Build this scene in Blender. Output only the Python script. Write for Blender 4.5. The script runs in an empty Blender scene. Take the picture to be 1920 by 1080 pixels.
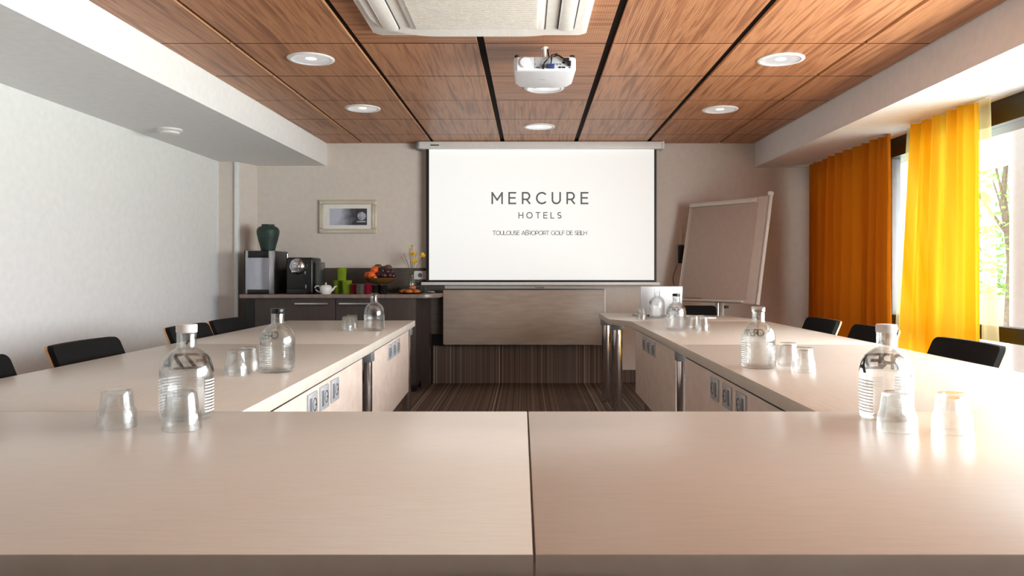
import bpy, bmesh, math, random
from mathutils import Vector, Matrix
PI = math.pi
random.seed(7)
sc = bpy.context.scene
COL = sc.collection
# ------------------------------------------------------------------ camera
F, CX, CY, CZ = 1445.0, 985.0, 512.0, 1.087      # focal length and principal point measured from the vanishing point
cam = bpy.data.cameras.new('camera'); camo = bpy.data.objects.new('camera', cam); COL.objects.link(camo)
camo.location = (0, 0, CZ); camo.rotation_euler = (PI/2, 0, 0)
cam.sensor_width = 36; cam.lens = F/1920*36
cam.shift_x = -(CX-960)/1920; cam.shift_y = (CY-540)/1920
cam.clip_start = .05
sc.camera = camo
# ------------------------------------------------------------------ world, sun, window daylight, exposure
w = bpy.data.worlds.new('world'); sc.world = w; w.use_nodes = True
wn = w.node_tree; wn.nodes.clear()
wo = wn.nodes.new('ShaderNodeOutputWorld'); bg = wn.nodes.new('ShaderNodeBackground')
bg.inputs[0].default_value = (.86, .93, 1, 1); bg.inputs[1].default_value = 4.4
wn.links.new(bg.outputs[0], wo.inputs[0])
def lamp(name, kind, loc, rot, energy, color=(1,1,1), **kw):
    l = bpy.data.lights.new(name, kind); l.energy = energy; l.color = color
    for k, v in kw.items(): setattr(l, k, v)
    o = bpy.data.objects.new(name, l); COL.objects.link(o); o.location = loc; o.rotation_euler = rot
    return o
lamp('sun', 'SUN', (8, 2, 8), (math.radians(-18), math.radians(26), 0), 3.0, (1, .96, .88), angle=.01)
# daylight entering through the uncurtained part of the glazed side (sky and bright terrace outside)
lamp('window_daylight', 'AREA', (3.02, 2.30, 1.10), (0, math.radians(90), 0), 285, (.92, .965, 1.0), shape='RECTANGLE', size=1.75, size_y=3.8)
vs = sc.view_settings
sc.display_settings.display_device = 'sRGB'
vs.view_transform = 'Standard'; vs.look = 'None'; vs.gamma = 1; vs.use_curve_mapping = False; vs.exposure = 0.65

sc.cycles.max_bounces = 16; sc.cycles.transparent_max_bounces = 40; sc.cycles.transmission_bounces = 16; sc.cycles.diffuse_bounces = 5; sc.cycles.glossy_bounces = 6
# ------------------------------------------------------------------ materials
def s2l(c):
    return tuple(((x/255)/12.92 if x/255 <= .04045 else (((x/255)+.055)/1.055)**2.4) for x in c)
def newmat(name):
    m = bpy.data.materials.new(name); m.use_nodes = True
    nt = m.node_tree; b = nt.nodes['Principled BSDF']
    return m, nt, b
def mat(name, rgb, rough=.5, metal=0, spec=.5, noise=0, nscale=20, bump=0, bscale=200, emis=None, coat=0):
    m, nt, b = newmat(name); c = s2l(rgb)
    b.inputs['Base Color'].default_value = (*c, 1); b.inputs['Roughness'].default_value = rough
    b.inputs['Metallic'].default_value = metal; b.inputs['Specular IOR Level'].default_value = spec
    b.inputs['Coat Weight'].default_value = coat
    tc = nt.nodes.new('ShaderNodeTexCoord')
    n = nt.nodes.new('ShaderNodeTexNoise'); n.inputs['Scale'].default_value = nscale; n.inputs['Detail'].default_value = 4
    nt.links.new(tc.outputs['Object'], n.inputs['Vector'])
    r = nt.nodes.new('ShaderNodeValToRGB')
    k = noise if noise else .03
    r.color_ramp.elements[0].color = (*[x*(1-k) for x in c], 1); r.color_ramp.elements[1].color = (*[min(1, x*(1+k)) for x in c], 1)
    r.color_ramp.elements[0].position = .3; r.color_ramp.elements[1].position = .7
    nt.links.new(n.outputs[0], r.inputs[0]); nt.links.new(r.outputs[0], b.inputs['Base Color'])
    if bump:
        n2 = nt.nodes.new('ShaderNodeTexNoise'); n2.inputs['Scale'].default_value = bscale
        nt.links.new(tc.outputs['Object'], n2.inputs['Vector'])
        bp = nt.nodes.new('ShaderNodeBump'); bp.inputs['Strength'].default_value = bump; bp.inputs['Distance'].default_value = .002
        nt.links.new(n2.outputs[0], bp.inputs['Height']); nt.links.new(bp.outputs[0], b.inputs['Normal'])
    if emis:
        b.inputs['Emission Color'].default_value = (*emis[0], 1); b.inputs['Emission Strength'].default_value = emis[1]
    return m
def ramp_mat(name, scale, stops, rough, mapping_scale=(1,1,1), detail=5, spec=.5, distort=0, interp='LINEAR', bump=0, perforated=False, rnd=True, coord='Object'):
    m, nt, b = newmat(name)
    tc = nt.nodes.new('ShaderNodeTexCoord'); mp = nt.nodes.new('ShaderNodeMapping'); mp.inputs['Scale'].default_value = mapping_scale
    nt.links.new(tc.outputs[coord], mp.inputs[0])
    n = nt.nodes.new('ShaderNodeTexNoise'); n.inputs['Scale'].default_value = scale; n.inputs['Detail'].default_value = detail
    n.inputs['Distortion'].default_value = distort
    nt.links.new(mp.outputs[0], n.inputs['Vector'])
    r = nt.nodes.new('ShaderNodeValToRGB'); r.color_ramp.interpolation = interp
    els = r.color_ramp.elements
    while len(els) < len(stops): els.new(.5)
    for e, (p, c) in zip(els, stops): e.position = p; e.color = (*s2l(c), 1)
    nt.links.new(n.outputs[0], r.inputs[0])
    out = r.outputs[0]
    if perforated:
        v = nt.nodes.new('ShaderNodeTexVoronoi'); v.inputs['Scale'].default_value = 80; v.inputs['Randomness'].default_value = 0
        nt.links.new(tc.outputs['Object'], v.inputs['Vector'])
        lt = nt.nodes.new('ShaderNodeMath'); lt.operation = 'LESS_THAN'; lt.inputs[1].default_value = .22
        nt.links.new(v.outputs['Distance'], lt.inputs[0])
        mx = nt.nodes.new('ShaderNodeMix'); mx.data_type = 'RGBA'; mx.inputs[7].default_value = (*s2l((110, 66, 42)), 1)
        nt.links.new(lt.outputs[0], mx.inputs[0]); nt.links.new(out, mx.inputs[6]); out = mx.outputs[2]
    nt.links.new(out, b.inputs['Base Color'])
    b.inputs['Roughness'].default_value = rough; b.inputs['Specular IOR Level'].default_value = spec
    if bump:
        bp = nt.nodes.new('ShaderNodeBump'); bp.inputs['Strength'].default_value = bump; bp.inputs['Distance'].default_value = .002
        nt.links.new(n.outputs[0], bp.inputs['Height']); nt.links.new(bp.outputs[0], b.inputs['Normal'])
    return m
def glass_mat(name, ior=1.45, rough=0.0, color=(1,1,1)):
    m, nt, b = newmat(name); nt.nodes.remove(b)
    g = nt.nodes.new('ShaderNodeBsdfGlass'); g.inputs['IOR'].default_value = ior; g.inputs['Roughness'].default_value = rough; g.inputs['Color'].default_value = (*color, 1)
    t = nt.nodes.new('ShaderNodeBsdfTransparent'); t.inputs[0].default_value = (.97, .98, .98, 1)
    # thin clear wall: reflection grows towards the rim, the rest passes straight through
    lw = nt.nodes.new('ShaderNodeLayerWeight'); lw.inputs['Blend'].default_value = .5
    pw = nt.nodes.new('ShaderNodeMath'); pw.operation = 'POWER'; pw.inputs[1].default_value = 3.2; nt.links.new(lw.outputs['Facing'], pw.inputs[0])
    ml = nt.nodes.new('ShaderNodeMath'); ml.operation = 'MULTIPLY_ADD'; ml.inputs[1].default_value = .55; ml.inputs[2].default_value = .05; nt.links.new(pw.outputs[0], ml.inputs[0])
    gl = nt.nodes.new('ShaderNodeBsdfGlossy'); gl.inputs['Roughness'].default_value = .02
    m0 = nt.nodes.new('ShaderNodeMixShader'); nt.links.new(ml.outputs[0], m0.inputs[0]); nt.links.new(t.outputs[0], m0.inputs[1]); nt.links.new(gl.outputs[0], m0.inputs[2])
    mx = nt.nodes.new('ShaderNodeMixShader'); mx.inputs[0].default_value = .18
    nt.links.new(m0.outputs[0], mx.inputs[1]); nt.links.new(g.outputs[0], mx.inputs[2])
    nt.links.new(mx.outputs[0], nt.nodes['Material Output'].inputs[0])
    return m
def pane_mat(name):
    m, nt, b = newmat(name); nt.nodes.remove(b)
    g = nt.nodes.new('ShaderNodeBsdfGlossy'); g.inputs['Roughness'].default_value = 0
    t = nt.nodes.new('ShaderNodeBsdfTransparent'); t.inputs[0].default_value = (.97, .975, .97, 1)
    lw = nt.nodes.new('ShaderNodeLayerWeight'); lw.inputs['Blend'].default_value = .5
    f = nt.nodes.new('ShaderNodeMath'); f.operation = 'POWER'; f.inputs[1].default_value = 5
    nt.links.new(lw.outputs['Facing'], f.inputs[0])
    f2 = nt.nodes.new('ShaderNodeMath'); f2.operation = 'MULTIPLY_ADD'; f2.inputs[1].default_value = .6; f2.inputs[2].default_value = .03
    nt.links.new(f.outputs[0], f2.inputs[0]); f = f2
    mx = nt.nodes.new('ShaderNodeMixShader')
    nt.links.new(f.outputs[0], mx.inputs[0]); nt.links.new(t.outputs[0], mx.inputs[1]); nt.links.new(g.outputs[0], mx.inputs[2])
    nt.links.new(mx.outputs[0], nt.nodes['Material Output'].inputs[0])
    return m
def cloth_mat(name, rgb, transl, transp, rgb2=None, bands=None):
    m, nt, b = newmat(name); nt.nodes.remove(b)
    c = s2l(rgb); c2 = s2l(rgb2 or rgb)
    tc = nt.nodes.new('ShaderNodeTexCoord')
    n = nt.nodes.new('ShaderNodeTexNoise'); n.inputs['Scale'].default_value = 260; nt.links.new(tc.outputs['Object'], n.inputs['Vector'])
    bp = nt.nodes.new('ShaderNodeBump'); bp.inputs['Strength'].default_value = .15; bp.inputs['Distance'].default_value = .001
    nt.links.new(n.outputs[0], bp.inputs['Height'])
    d = nt.nodes.new('ShaderNodeBsdfDiffuse'); d.inputs[0].default_value = (*c, 1); nt.links.new(bp.outputs[0], d.inputs['Normal'])
    t = nt.nodes.new('ShaderNodeBsdfTranslucent'); t.inputs[0].default_value = (*c2, 1)
    if bands:
        mp = nt.nodes.new('ShaderNodeMapping'); mp.inputs['Scale'].default_value = (0, 7, .12); nt.links.new(tc.outputs['Object'], mp.inputs[0])
        nb = nt.nodes.new('ShaderNodeTexNoise'); nb.inputs['Scale'].default_value = 1.6; nb.inputs['Detail'].default_value = 5; nt.links.new(mp.outputs[0], nb.inputs['Vector'])
        rb_ = nt.nodes.new('ShaderNodeValToRGB'); rb_.color_ramp.elements[0].position = .38; rb_.color_ramp.elements[1].position = .66
        rb_.color_ramp.elements[0].color = (*c2, 1); rb_.color_ramp.elements[1].color = (*s2l(bands), 1)
        nt.links.new(nb.outputs[0], rb_.inputs[0]); nt.links.new(rb_.outputs[0], t.inputs[0]); nt.links.new(rb_.outputs[0], d.inputs[0])
    p = nt.nodes.new('ShaderNodeBsdfTransparent'); p.inputs[0].default_value = (*[min(1, x*.5+.5) for x in c2], 1)
    m1 = nt.nodes.new('ShaderNodeMixShader'); m1.inputs[0].default_value = transl
    nt.links.new(d.outputs[0], m1.inputs[1]); nt.links.new(t.outputs[0], m1.inputs[2])
    m2 = nt.nodes.new('ShaderNodeMixShader'); m2.inputs[0].default_value = transp
    nt.links.new(m1.outputs[0], m2.inputs[1]); nt.links.new(p.outputs[0], m2.inputs[2])
    nt.links.new(m2.outputs[0], nt.nodes['Material Output'].inputs[0])
    return m

WALLB = mat('beige_wall_paint', (214, 203, 194), .75, spec=.2, bump=0)
WALLW = mat('white_wall_paint', (228, 227, 226), .7, spec=.2)
WALLC = mat('coffered_white_paint', (232, 231, 231), .7, spec=.2)
CEILB = mat('black_ceiling_joint', (22, 18, 17), .8, spec=.1)
W1 = [(.36, (136, 88, 58)), (.46, (168, 114, 77)), (.54, (184, 130, 91)), (.66, (148, 96, 64))]
WOODY = ramp_mat('ceiling_veneer_along', 4, W1, .42, (8, .32, 1), 6, distort=.45, spec=.35)
WOODX = ramp_mat('ceiling_veneer_across', 4, W1, .42, (.35, 9, 1), 6, distort=.4, spec=.35, perforated=True)
WOODP = ramp_mat('ceiling_veneer_perforated', 4, W1, .42, (8, .32, 1), 6, distort=.45, spec=.35, perforated=True)
EDGEW = mat('veneer_edge', (214, 160, 116), .5)
TABLE = ramp_mat('table_laminate', 14, [(.3, (204, 194, 182)), (.5, (208, 199, 187)), (.7, (211, 203, 192))], .29, (1.2, 22, 1), 5, spec=.38)
TABLEY = ramp_mat('table_laminate_lengthwise', 10, [(.3, (204, 194, 182)), (.5, (208, 199, 187)), (.7, (211, 203, 192))], .29, (14, 1.2, 1), 5, spec=.38)
PANEL = ramp_mat('panel_laminate', 8, [(.3, (206, 186, 173)), (.7, (219, 202, 190))], .4, (4, 1.2, 2), 4, spec=.4)
GREYM = mat('grey_metal', (150, 152, 156), .4, .6)
CHROME = mat('chrome', (215, 217, 222), .12, 1, noise=.02)
STEEL = mat('brushed_steel', (190, 192, 196), .32, 1)
BLACK = mat('black_plastic', (16, 16, 17), .35)
GAP = mat('shadow_gap_black', (8, 8, 8), .9, spec=.1)
DARKG = mat('dark_grey_plastic', (62, 63, 62), .5)
FABK = mat('black_upholstery', (20, 19, 19), .85, spec=.15, bump=.3, bscale=500)
BEECH = ramp_mat('beech_plywood', 6, [(.3, (178, 126, 82)), (.7, (208, 158, 112))], .4, (10, 10, 1), 4)
WHITEP = mat('white_plastic', (226, 224, 222), .4)
ACW = mat('ivory_plastic', (232, 226, 218), .4)
ACG = mat('ivory_grille', (216, 208, 198), .5)
TAUPE = ramp_mat('taupe_laminate', 5, [(.3, (158, 142, 129)), (.7, (174, 157, 143))], .45, (1, 1, 6), 3)
WORKT = ramp_mat('worktop_laminate', 5, [(.3, (118, 103, 95)), (.7, (136, 120, 111))], .3, (6, 1, 1), 3)
CABD = ramp_mat('dark_brown_laminate', 6, [(.3, (54, 44, 39)), (.7, (62, 51, 46))], .45, (8, 8, 1), 3)
SPLASH = ramp_mat('splashback_laminate', 6, [(.3, (72, 63, 56)), (.7, (82, 73, 65))], .5, (1, 1, 8), 3)
SK = [(.0, (84, 71, 65)), (.42, (98, 84, 76)), (.47, (116, 101, 92)), (.50, (86, 73, 67)), (.55, (198, 180, 160)), (.566, (94, 80, 73)), (.64, (136, 119, 107))]
CARPET = ramp_mat('striped_carpet', 52, SK, .95, (1, 0, 0), 3, spec=.05, interp='CONSTANT')
CARPETW = ramp_mat('striped_wall_carpet', 52, SK, .95, (1, 0, 0), 3, spec=.05, interp='CONSTANT')
GLASS = glass_mat('bottle_glass', 1.45)
PANE = pane_mat('window_pane')
SOCK = mat('silver_socket_plastic', (196, 198, 202), .3, .3)
DKSOCK = mat('grey_socket_insert', (110, 112, 116), .4)
CURT = cloth_mat('orange_curtain_cloth', (192, 112, 26), .10, .0, (220, 120, 16))
SHEER = cloth_mat('yellow_sheer_cloth', (248, 178, 14), .60, .0, (250, 168, 6), (255, 208, 60))
PALE = cloth_mat('pale_sheer_cloth', (255, 226, 150), .6, .5, (255, 236, 180))
INK = mat('black_ink', (14, 14, 14), .5)
FROST = mat('frosted_print', (236, 238, 240), .5)
SCREENW = mat('lit_projection', (238, 240, 239), .8, emis=((.97, .985, .98), .25), spec=0, noise=.001)
SCRTXT = mat('projected_grey', (30, 30, 30), .9, spec=0, emis=((.97, .985, .98), .085))
GREEN = mat('green_glaze', (36, 56, 48), .55, noise=.25, nscale=14, bump=.5, bscale=40)

# ------------------------------------------------------------------ builders
def origin_of(p):
    v = Vector((0,0,0))
    while p is not None: v += p.location; p = p.parent
    return v
class MB:
    def __init__(s): s.bm = bmesh.new()
    def _mi(s, faces, mi):
        for f in faces: f.material_index = mi
    def box(s, x0, x1, y0, y1, z0, z1, bev=0, mi=0, seg=2, mtx=None):
        r = bmesh.ops.create_cube(s.bm, size=1)
        vv = r['verts']
        for v in vv:
            v.co = Vector(((x0+x1)/2 + v.co.x*(x1-x0), (y0+y1)/2 + v.co.y*(y1-y0), (z0+z1)/2 + v.co.z*(z1-z0)))
        fs = set(f for v in vv for f in v.link_faces); s._mi(fs, mi)
        if bev:
            es = list(set(e for v in vv for e in v.link_edges))
            rr = bmesh.ops.bevel(s.bm, geom=es, offset=bev, segments=seg, profile=.5, affect='EDGES')
            s._mi(rr['faces'], mi); vv = list(set(v for f in rr['faces'] for v in f.verts) | set(v for v in vv if v.is_valid))
        if mtx is not None:
            for v in vv: v.co = mtx @ v.co
        return s
    def prism(s, poly, z0, z1, mi=0, mtx=None, bev=0):
        a = [s.bm.verts.new((x, y, z0)) for x, y in poly]; b = [s.bm.verts.new((x, y, z1)) for x, y in poly]
        n = len(poly)
        fs = [s.bm.faces.new(a[::-1]), s.bm.faces.new(b)]
        for i in range(n): fs.append(s.bm.faces.new((a[i], a[(i+1) % n], b[(i+1) % n], b[i])))
        s._mi(fs, mi); vv = a+b
        if bev:
            es = [e for e in fs[1].edges]+[e for e in fs[0].edges]
            rr = bmesh.ops.bevel(s.bm, geom=es, offset=bev, segments=2, profile=.5, affect='EDGES')
            s._mi(rr['faces'], mi); vv = list(set(v for f in rr['faces'] for v in f.verts))
        if mtx is not None:
            for v in vv: v.co = mtx @ v.co
        return s
    def lathe(s, prof, o=(0,0,0), seg=32, mi=0, mod=None, axis=None, closed=False):
        o = Vector(o); rings = []
        for k, (r, z) in enumerate(prof):
            if r < 1e-6: rings.append([s.bm.verts.new((0, 0, z))])
            else:
                rg = []
                for i in range(seg):
                    a = 2*PI*i/seg; rr = r*(mod(k, a) if mod else 1)
                    rg.append(s.bm.verts.new((rr*math.cos(a), rr*math.sin(a), z)))
                rings.append(rg)
        pairs = list(zip(rings, rings[1:]))
        if closed: pairs.append((rings[-1], rings[0]))
        for A, B in pairs:
            for i in range(seg):
                j = (i+1) % seg
                if len(A) == 1 and len(B) == 1: continue
                if len(A) == 1: f = s.bm.faces.new((A[0], B[j], B[i]))
                elif len(B) == 1: f = s.bm.faces.new((A[i], A[j], B[0]))
                else: f = s.bm.faces.new((A[i], A[j], B[j], B[i]))
                f.material_index = mi
        M = Matrix.Translation(o)
        if axis is not None: M = M @ Vector((0,0,1)).rotation_difference(Vector(axis).normalized()).to_matrix().to_4x4()
        for rg in rings:
            for v in rg: v.co = M @ v.co
        return s
    def cyl(s, p0, p1, r, seg=20, mi=0, r2=None, bev=0):
        p0 = Vector(p0); p1 = Vector(p1); L = (p1-p0).length; r2 = r if r2 is None else r2
        b = bev
        pr = [(0, 0), (r-b, 0), (r, b), (r2, L-b), (r2-b, L), (0, L)] if b else [(0, 0), (r, 0), (r2, L), (0, L)]
        return s.lathe(pr, p0, seg, mi, axis=(p1-p0))
    def tube(s, pts, r, seg=8, mi=0, taper=None):
        P = [Vector(p) for p in pts]; rings = []
        up = Vector((0, 0, 1))
        for i, p in enumerate(P):
            t = (P[min(i+1, len(P)-1)]-P[max(i-1, 0)]).normalized()
            u = t.cross(up)
            if u.length < .05: u = t.cross(Vector((0, 1, 0)))
            u.normalize(); v = t.cross(u).normalized()
            rr = r*(taper(i/(len(P)-1)) if taper else 1)
            rings.append([s.bm.verts.new(p+(u*math.cos(2*PI*k/seg)+v*math.sin(2*PI*k/seg))*rr) for k in range(seg)])
        for A, B in zip(rings, rings[1:]):
            for i in range(seg):
                f = s.bm.faces.new((A[i], A[(i+1) % seg], B[(i+1) % seg], B[i])); f.material_index = mi
        for rg in (rings[0][::-1], rings[-1]): s.bm.faces.new(rg).material_index = mi
        return s
    def ball(s, c, r, seg=16, sc_=(1,1,1), mi=0, jitter=0):
        q = bmesh.ops.create_uvsphere(s.bm, u_segments=seg, v_segments=max(6, seg//2), radius=1)
        for v in q['verts']:
            k = r*(1+random.uniform(-jitter, jitter))
            v.co = Vector(c)+Vector((v.co.x*sc_[0], v.co.y*sc_[1], v.co.z*sc_[2]))*k
        s._mi(set(f for v in q['verts'] for f in v.link_faces), mi)
        return s
    def build(s, name, mats, parent=None, smooth=40, recalc=True):
        if recalc: bmesh.ops.recalc_face_normals(s.bm, faces=s.bm.faces[:])
        me = bpy.data.meshes.new(name)
        o0 = origin_of(parent)
        if parent is not None:
            for v in s.bm.verts: v.co -= o0
        s.bm.to_mesh(me); s.bm.free()
        for m in (mats if isinstance(mats, (list, tuple)) else [mats]): me.materials.append(m)
        if smooth:
            me.shade_smooth(); me.set_sharp_from_angle(angle=math.radians(smooth))
        o = bpy.data.objects.new(name, me); COL.objects.link(o)
        if parent is not None: o.parent = parent
        return o
def tag(o, label=None, cat=None, group=None, kind=None):
    if label: o['label'] = label
    if cat: o['category'] = cat
    if group: o['group'] = group
    if kind: o['kind'] = kind
    return o
def thing(name, label, cat, loc=(0,0,0), group=None):
    o = bpy.data.objects.new(name, None); COL.objects.link(o); o.location = loc; o.empty_display_size = .1
    return tag(o, label, cat, group)
def struct(o): o['kind'] = 'structure'; return o
def dup(root, loc, rz=0, label=None, group=None):
    def cp(o, par):
        c = o.copy(); COL.objects.link(c)
        if par is not None: c.parent = par
        for ch in [x for x in kids.get(o.name, [])]: cp(ch, c)
        return c
    kids = {}
    def walk(o):
        kids[o.name] = list(o.children)
        for ch in o.children: walk(ch)
    walk(root)
    r = cp(root, None); r.location = loc; r.rotation_euler = (0, 0, rz)
    if label: r['label'] = label
    if group: r['group'] = group
    return r
def rrect(x0, x1, y0, y1, r, n=6):
    P = []
    for cx, cy, a0 in ((x1-r, y1-r, 0), (x0+r, y1-r, 90), (x0+r, y0+r, 180), (x1-r, y0+r, 270)):
        for i in range(n+1):
            a = math.radians(a0+90*i/n); P.append((cx+r*math.cos(a), cy+r*math.sin(a)))
    return P
def on_z(px, py, z):
    d = (CZ-z)*F/(py-CY); return ((px-CX)*d/F, d)
def at_y(px, py, d): return ((px-CX)*d/F, CZ-(py-CY)*d/F)

# ---- letter strokes (unit height)
def arc(cx, cy, rx, ry, a0, a1, n=12):
    return [(cx+rx*math.cos(math.radians(a0+(a1-a0)*i/n)), cy+ry*math.sin(math.radians(a0+(a1-a0)*i/n))) for i in range(n+1)]
E_ = [[(.6, 0), (0, 0), (0, 1), (.6, 1)], [(0, .52), (.54, .52)]]
GL = {
 'M': (.92, [[(0, 0), (0, 1), (.46, .32), (.92, 1), (.92, 0)]]), 'E': (.6, E_), 'É': (.6, E_+[[(.28, 1.14), (.42, 1.3)]]),
 'R': (.66, [[(0, 0), (0, 1), (.34, 1)]+arc(.34, .69, .3, .31, 90, -90)+[(0, .38)], [(.36, .38), (.66, 0)]]),
 'P': (.62, [[(0, 0), (0, 1), (.34, 1)]+arc(.34, .67, .28, .33, 90, -90)+[(0, .34)]]),
 'C': (.8, [arc(.48, .5, .48, .5, 48, 312, 20)]), 'U': (.72, [[(0, 1), (0, .36)]+arc(.36, .36, .36, .36, 180, 360)+[(.72, 1)]]),
 'H': (.72, [[(0, 0), (0, 1)], [(.72, 0), (.72, 1)], [(0, .52), (.72, .52)]]), 'O': (.98, [arc(.49, .5, .49, .5, 0, 360, 28)]),
 'T': (.72, [[(0, 1), (.72, 1)], [(.36, 0), (.36, 1)]]), 'L': (.54, [[(0, 1), (0, 0), (.54, 0)]]),
 'S': (.6, [arc(.3, .745, .27, .255, 40, 270, 12)+arc(.3, .25, .29, .25, 90, -145, 14)[1:]]),
 'A': (.84, [[(0, 0), (.42, 1), (.84, 0)], [(.15, .32), (.69, .32)]]),
 'G': (.86, [arc(.48, .5, .48, .5, 48, 325, 20)+[(.86, .48), (.6, .48)]]), 'F': (.56, [[(0, 0), (0, 1), (.56, 1)], [(0, .5), (.5, .5)]]),
 'D': (.78, [[(0, 0), (0, 1), (.3, 1)]+arc(.3, .5, .48, .5, 90, -90, 14)+[(0, 0)]]), 'I': (0.02, [[(0, 0), (0, 1)]]),
 'Z': (.66, [[(0, 1), (.66, 1), (0, 0), (.66, 0)]]), ' ': (.34, []), '0': (.6, [arc(.3, .5, .3, .5, 0, 360, 20)]), 'n': (.1, []),
}
def letters(bm, text, H, W, t, mapf, res=None):
    """ribbons of width t for the text, fitted into width W; mapf(u, v) -> point, u from 0 to W, v from 0 to H"""
    tot = sum(GL[c][0] for c in text)*H
    gap = (W-tot)/(len(text)-1) if len(text) > 1 else 0
    x = 0
    for c in text:
        gw, lines = GL[c]
        for ln in lines:
            P = [Vector((x+a*H, b*H)) for a, b in ln]
            for a, b in zip(P, P[1:]):
                d = (b-a); L = d.length
                if L < 1e-7: continue
                d /= L; nrm = Vector((-d.y, d.x))*t/2
                a2 = a-d*t*.42; b2 = b+d*t*.42
                n = max(1, int((b2-a2).length/res)) if res else 1
                prev = None
                for i in range(n+1):
                    p = a2.lerp(b2, i/n)
                    cur = (bm.verts.new(mapf(*(p+nrm))), bm.verts.new(mapf(*(p-nrm))))
                    if prev: bm.faces.new((prev[0], prev[1], cur[1], cur[0]))
                    prev = cur
        x += gw*H+gap

# ================================================================== ROOM SHELL
YW = 7.66; ZC = 2.391; ZSL = 2.1525; ZSR = 2.1366; XL = -2.955; XR = 2.87; YB = -2.6
struct(MB().box(XL-.2, XR+.25, YB, YW+.1, -.1, 0).build('floor', CARPET, smooth=0))
struct(MB().box(XL-.2, XR+.35, YW, YW+.15, 0, 2.8).build('wall_back', WALLB, smooth=0))
struct(MB().prism([(-2.98, YB), (-2.93, YW), (-3.15, YW), (-3.15, YB)], 0, 2.8).build('wall_left', WALLW, smooth=0))
struct(MB().box(XL-.2, XR+.35, YB-.15, YB, 0, 2.8).build('wall_front', mat('dark_unseen_wall', (84, 66, 54), .6), smooth=0))  # unseen wall, coloured dark to cut bounce light on the table's front edge
# left soffit (lowered ceiling along the wall) and right soffit
struct(MB().prism([(-3.1, YB), (-2.20, YB), (-1.975, YW), (-3.1, YW)], ZSL, ZC+.1).build('trim_1', WALLC, smooth=0))
struct(MB().box(2.28, 3.2, YB, YW, ZSR, ZC+.1).build('trim_2', WALLC, smooth=0))
# wood tile ceiling
mb = MB()
mb.box(-2.3, 2.4, YB, YW, ZC+.0, ZC+.1, mi=0)
cols = [-1.982, -1.617, -.917, -.223, .498, 1.209, 1.924, 2.283]
rows = [YW, 7.165, 6.453, 5.745, 5.038, 4.322]
while rows[-1] > YB+.8: rows.append(rows[-1]-.712)
sk = lambda x, y: x-.0075*(YW-y) if x < 2.2 and x > -1.9 else (x-.0225*(YW-y) if x < 0 else x)
for i in range(len(cols)-1):
    for j in range(len(rows)-1):
        gl = .021 if i in (2, 3, 4, 5) else .013
        gr = .021 if i+1 in (3, 4, 5) else .013
        if i == 0: gl = .012
        g = .0045
        y1, y0 = rows[j]-g, rows[j+1]+g
        if j == 0: y1 = YW-.012
        x0, x1 = cols[i]+gl, cols[i+1]-gr
        poly = [(sk(cols[i], y0)+gl, y0), (sk(cols[i+1], y0)-gr, y0), (sk(cols[i+1], y1)-gr, y1), (sk(cols[i], y1)+gl, y1)]
        mi = 1
        if i == 3 and j in (3, 4): mi = 2
        if (i in (2, 3) and j in (5, 6)): mi = 2
        if i in (4,) and j == 5: mi = 3
        n0 = len(mb.bm.faces); mb.bm.faces.ensure_lookup_table()
        mb.prism(poly, ZC-.016, ZC+.004, mi=mi)
mb.bm.normal_update()
for f in mb.bm.faces:
    if f.material_index in (1, 2, 3, 4) and abs(f.normal.z) < .5: f.material_index = 4 if abs(f.normal.x) > .5 else 0
struct(mb.build('ceiling', [CEILB, WOODY, WOODX, WOODP, EDGEW], smooth=0))
ZT = ZC-.016
# boxed column in the back left corner, with a cable duct beside it
struct(MB().prism([(-2.99, 7.37), (-2.765, 7.37), (-2.664, YW), (-2.99, YW)], 0, ZSL).build('wall_corner', WALLB, smooth=0))
struct(MB().box(-2.775, -2.738, 7.345, 7.40, 0, ZSL-.006, bev=.003).build('trim_3', WALLW))
# carpet skirting
struct(MB().box(.86, XR, YW-.012, YW, 0, .125).build('baseboard_back', CARPETW, smooth=0))
struct(MB().prism([(-2.985, YB), (-2.972, YB), (-2.925, 7.36), (-2.94, 7.36)], 0, .1).build('baseboard_left', CARPETW, smooth=0))
struct(MB().box(-.915, .86, 7.60, YW, 0, .372, bev=.004).build('trim_4', CARPETW, smooth=0))

# ---- glazed right side
XG = 2.93
mb = MB()
mb.box(XR, 3.1, YB, YW, 1.99, ZSR, mi=0)                   # black header
struct(mb.build('trim_5', BLACK, smooth=0))
struct(MB().box(XR+.02, 3.15, 7.36, YW, 0, ZSR).build('wall_right', WALLB, smooth=0))
struct(MB().box(XR+.0, 3.15, YB, .3, 0, ZSR).build('wall_right', WALLB, smooth=0))  # unseen stretch, added to shut out window light behind the camera
bays = [(6.13, 7.36), (4.1, 6.13), (2.05, 4.1), (.3, 2.05)]
for k, (y0, y1) in enumerate(bays, 1):
    root = bpy.data.objects.new('window_%d' % k, None); COL.objects.link(root); root.location = (XG, (y0+y1)/2, 0); struct(root)
    f = MB()
    f.box(XG-.03, XG+.04, y0, y0+.035, 0, 1.99, bev=.004); f.box(XG-.03, XG+.04, y1-.035, y1, 0, 1.99, bev=.004)
    f.build('window_frame', mat('window_frame_grey_%d' % k, (168, 170, 176), .35, .5) if k < 3 else STEEL, root)
    MB().box(XG-.035, XG+.045, y0+.035, y1-.035, .665, .76, bev=.004).build('window_rail', BLACK, root)
    MB().box(XG-.035, XG+.045, y0+.035, y1-.035, 0, .05, bev=.004).build('bottom_rail', BLACK, root)
    MB().box(XG, XG+.006, y0+.035, y1-.035, .05, 1.99).build('pane', PANE, root, smooth=0)

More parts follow.
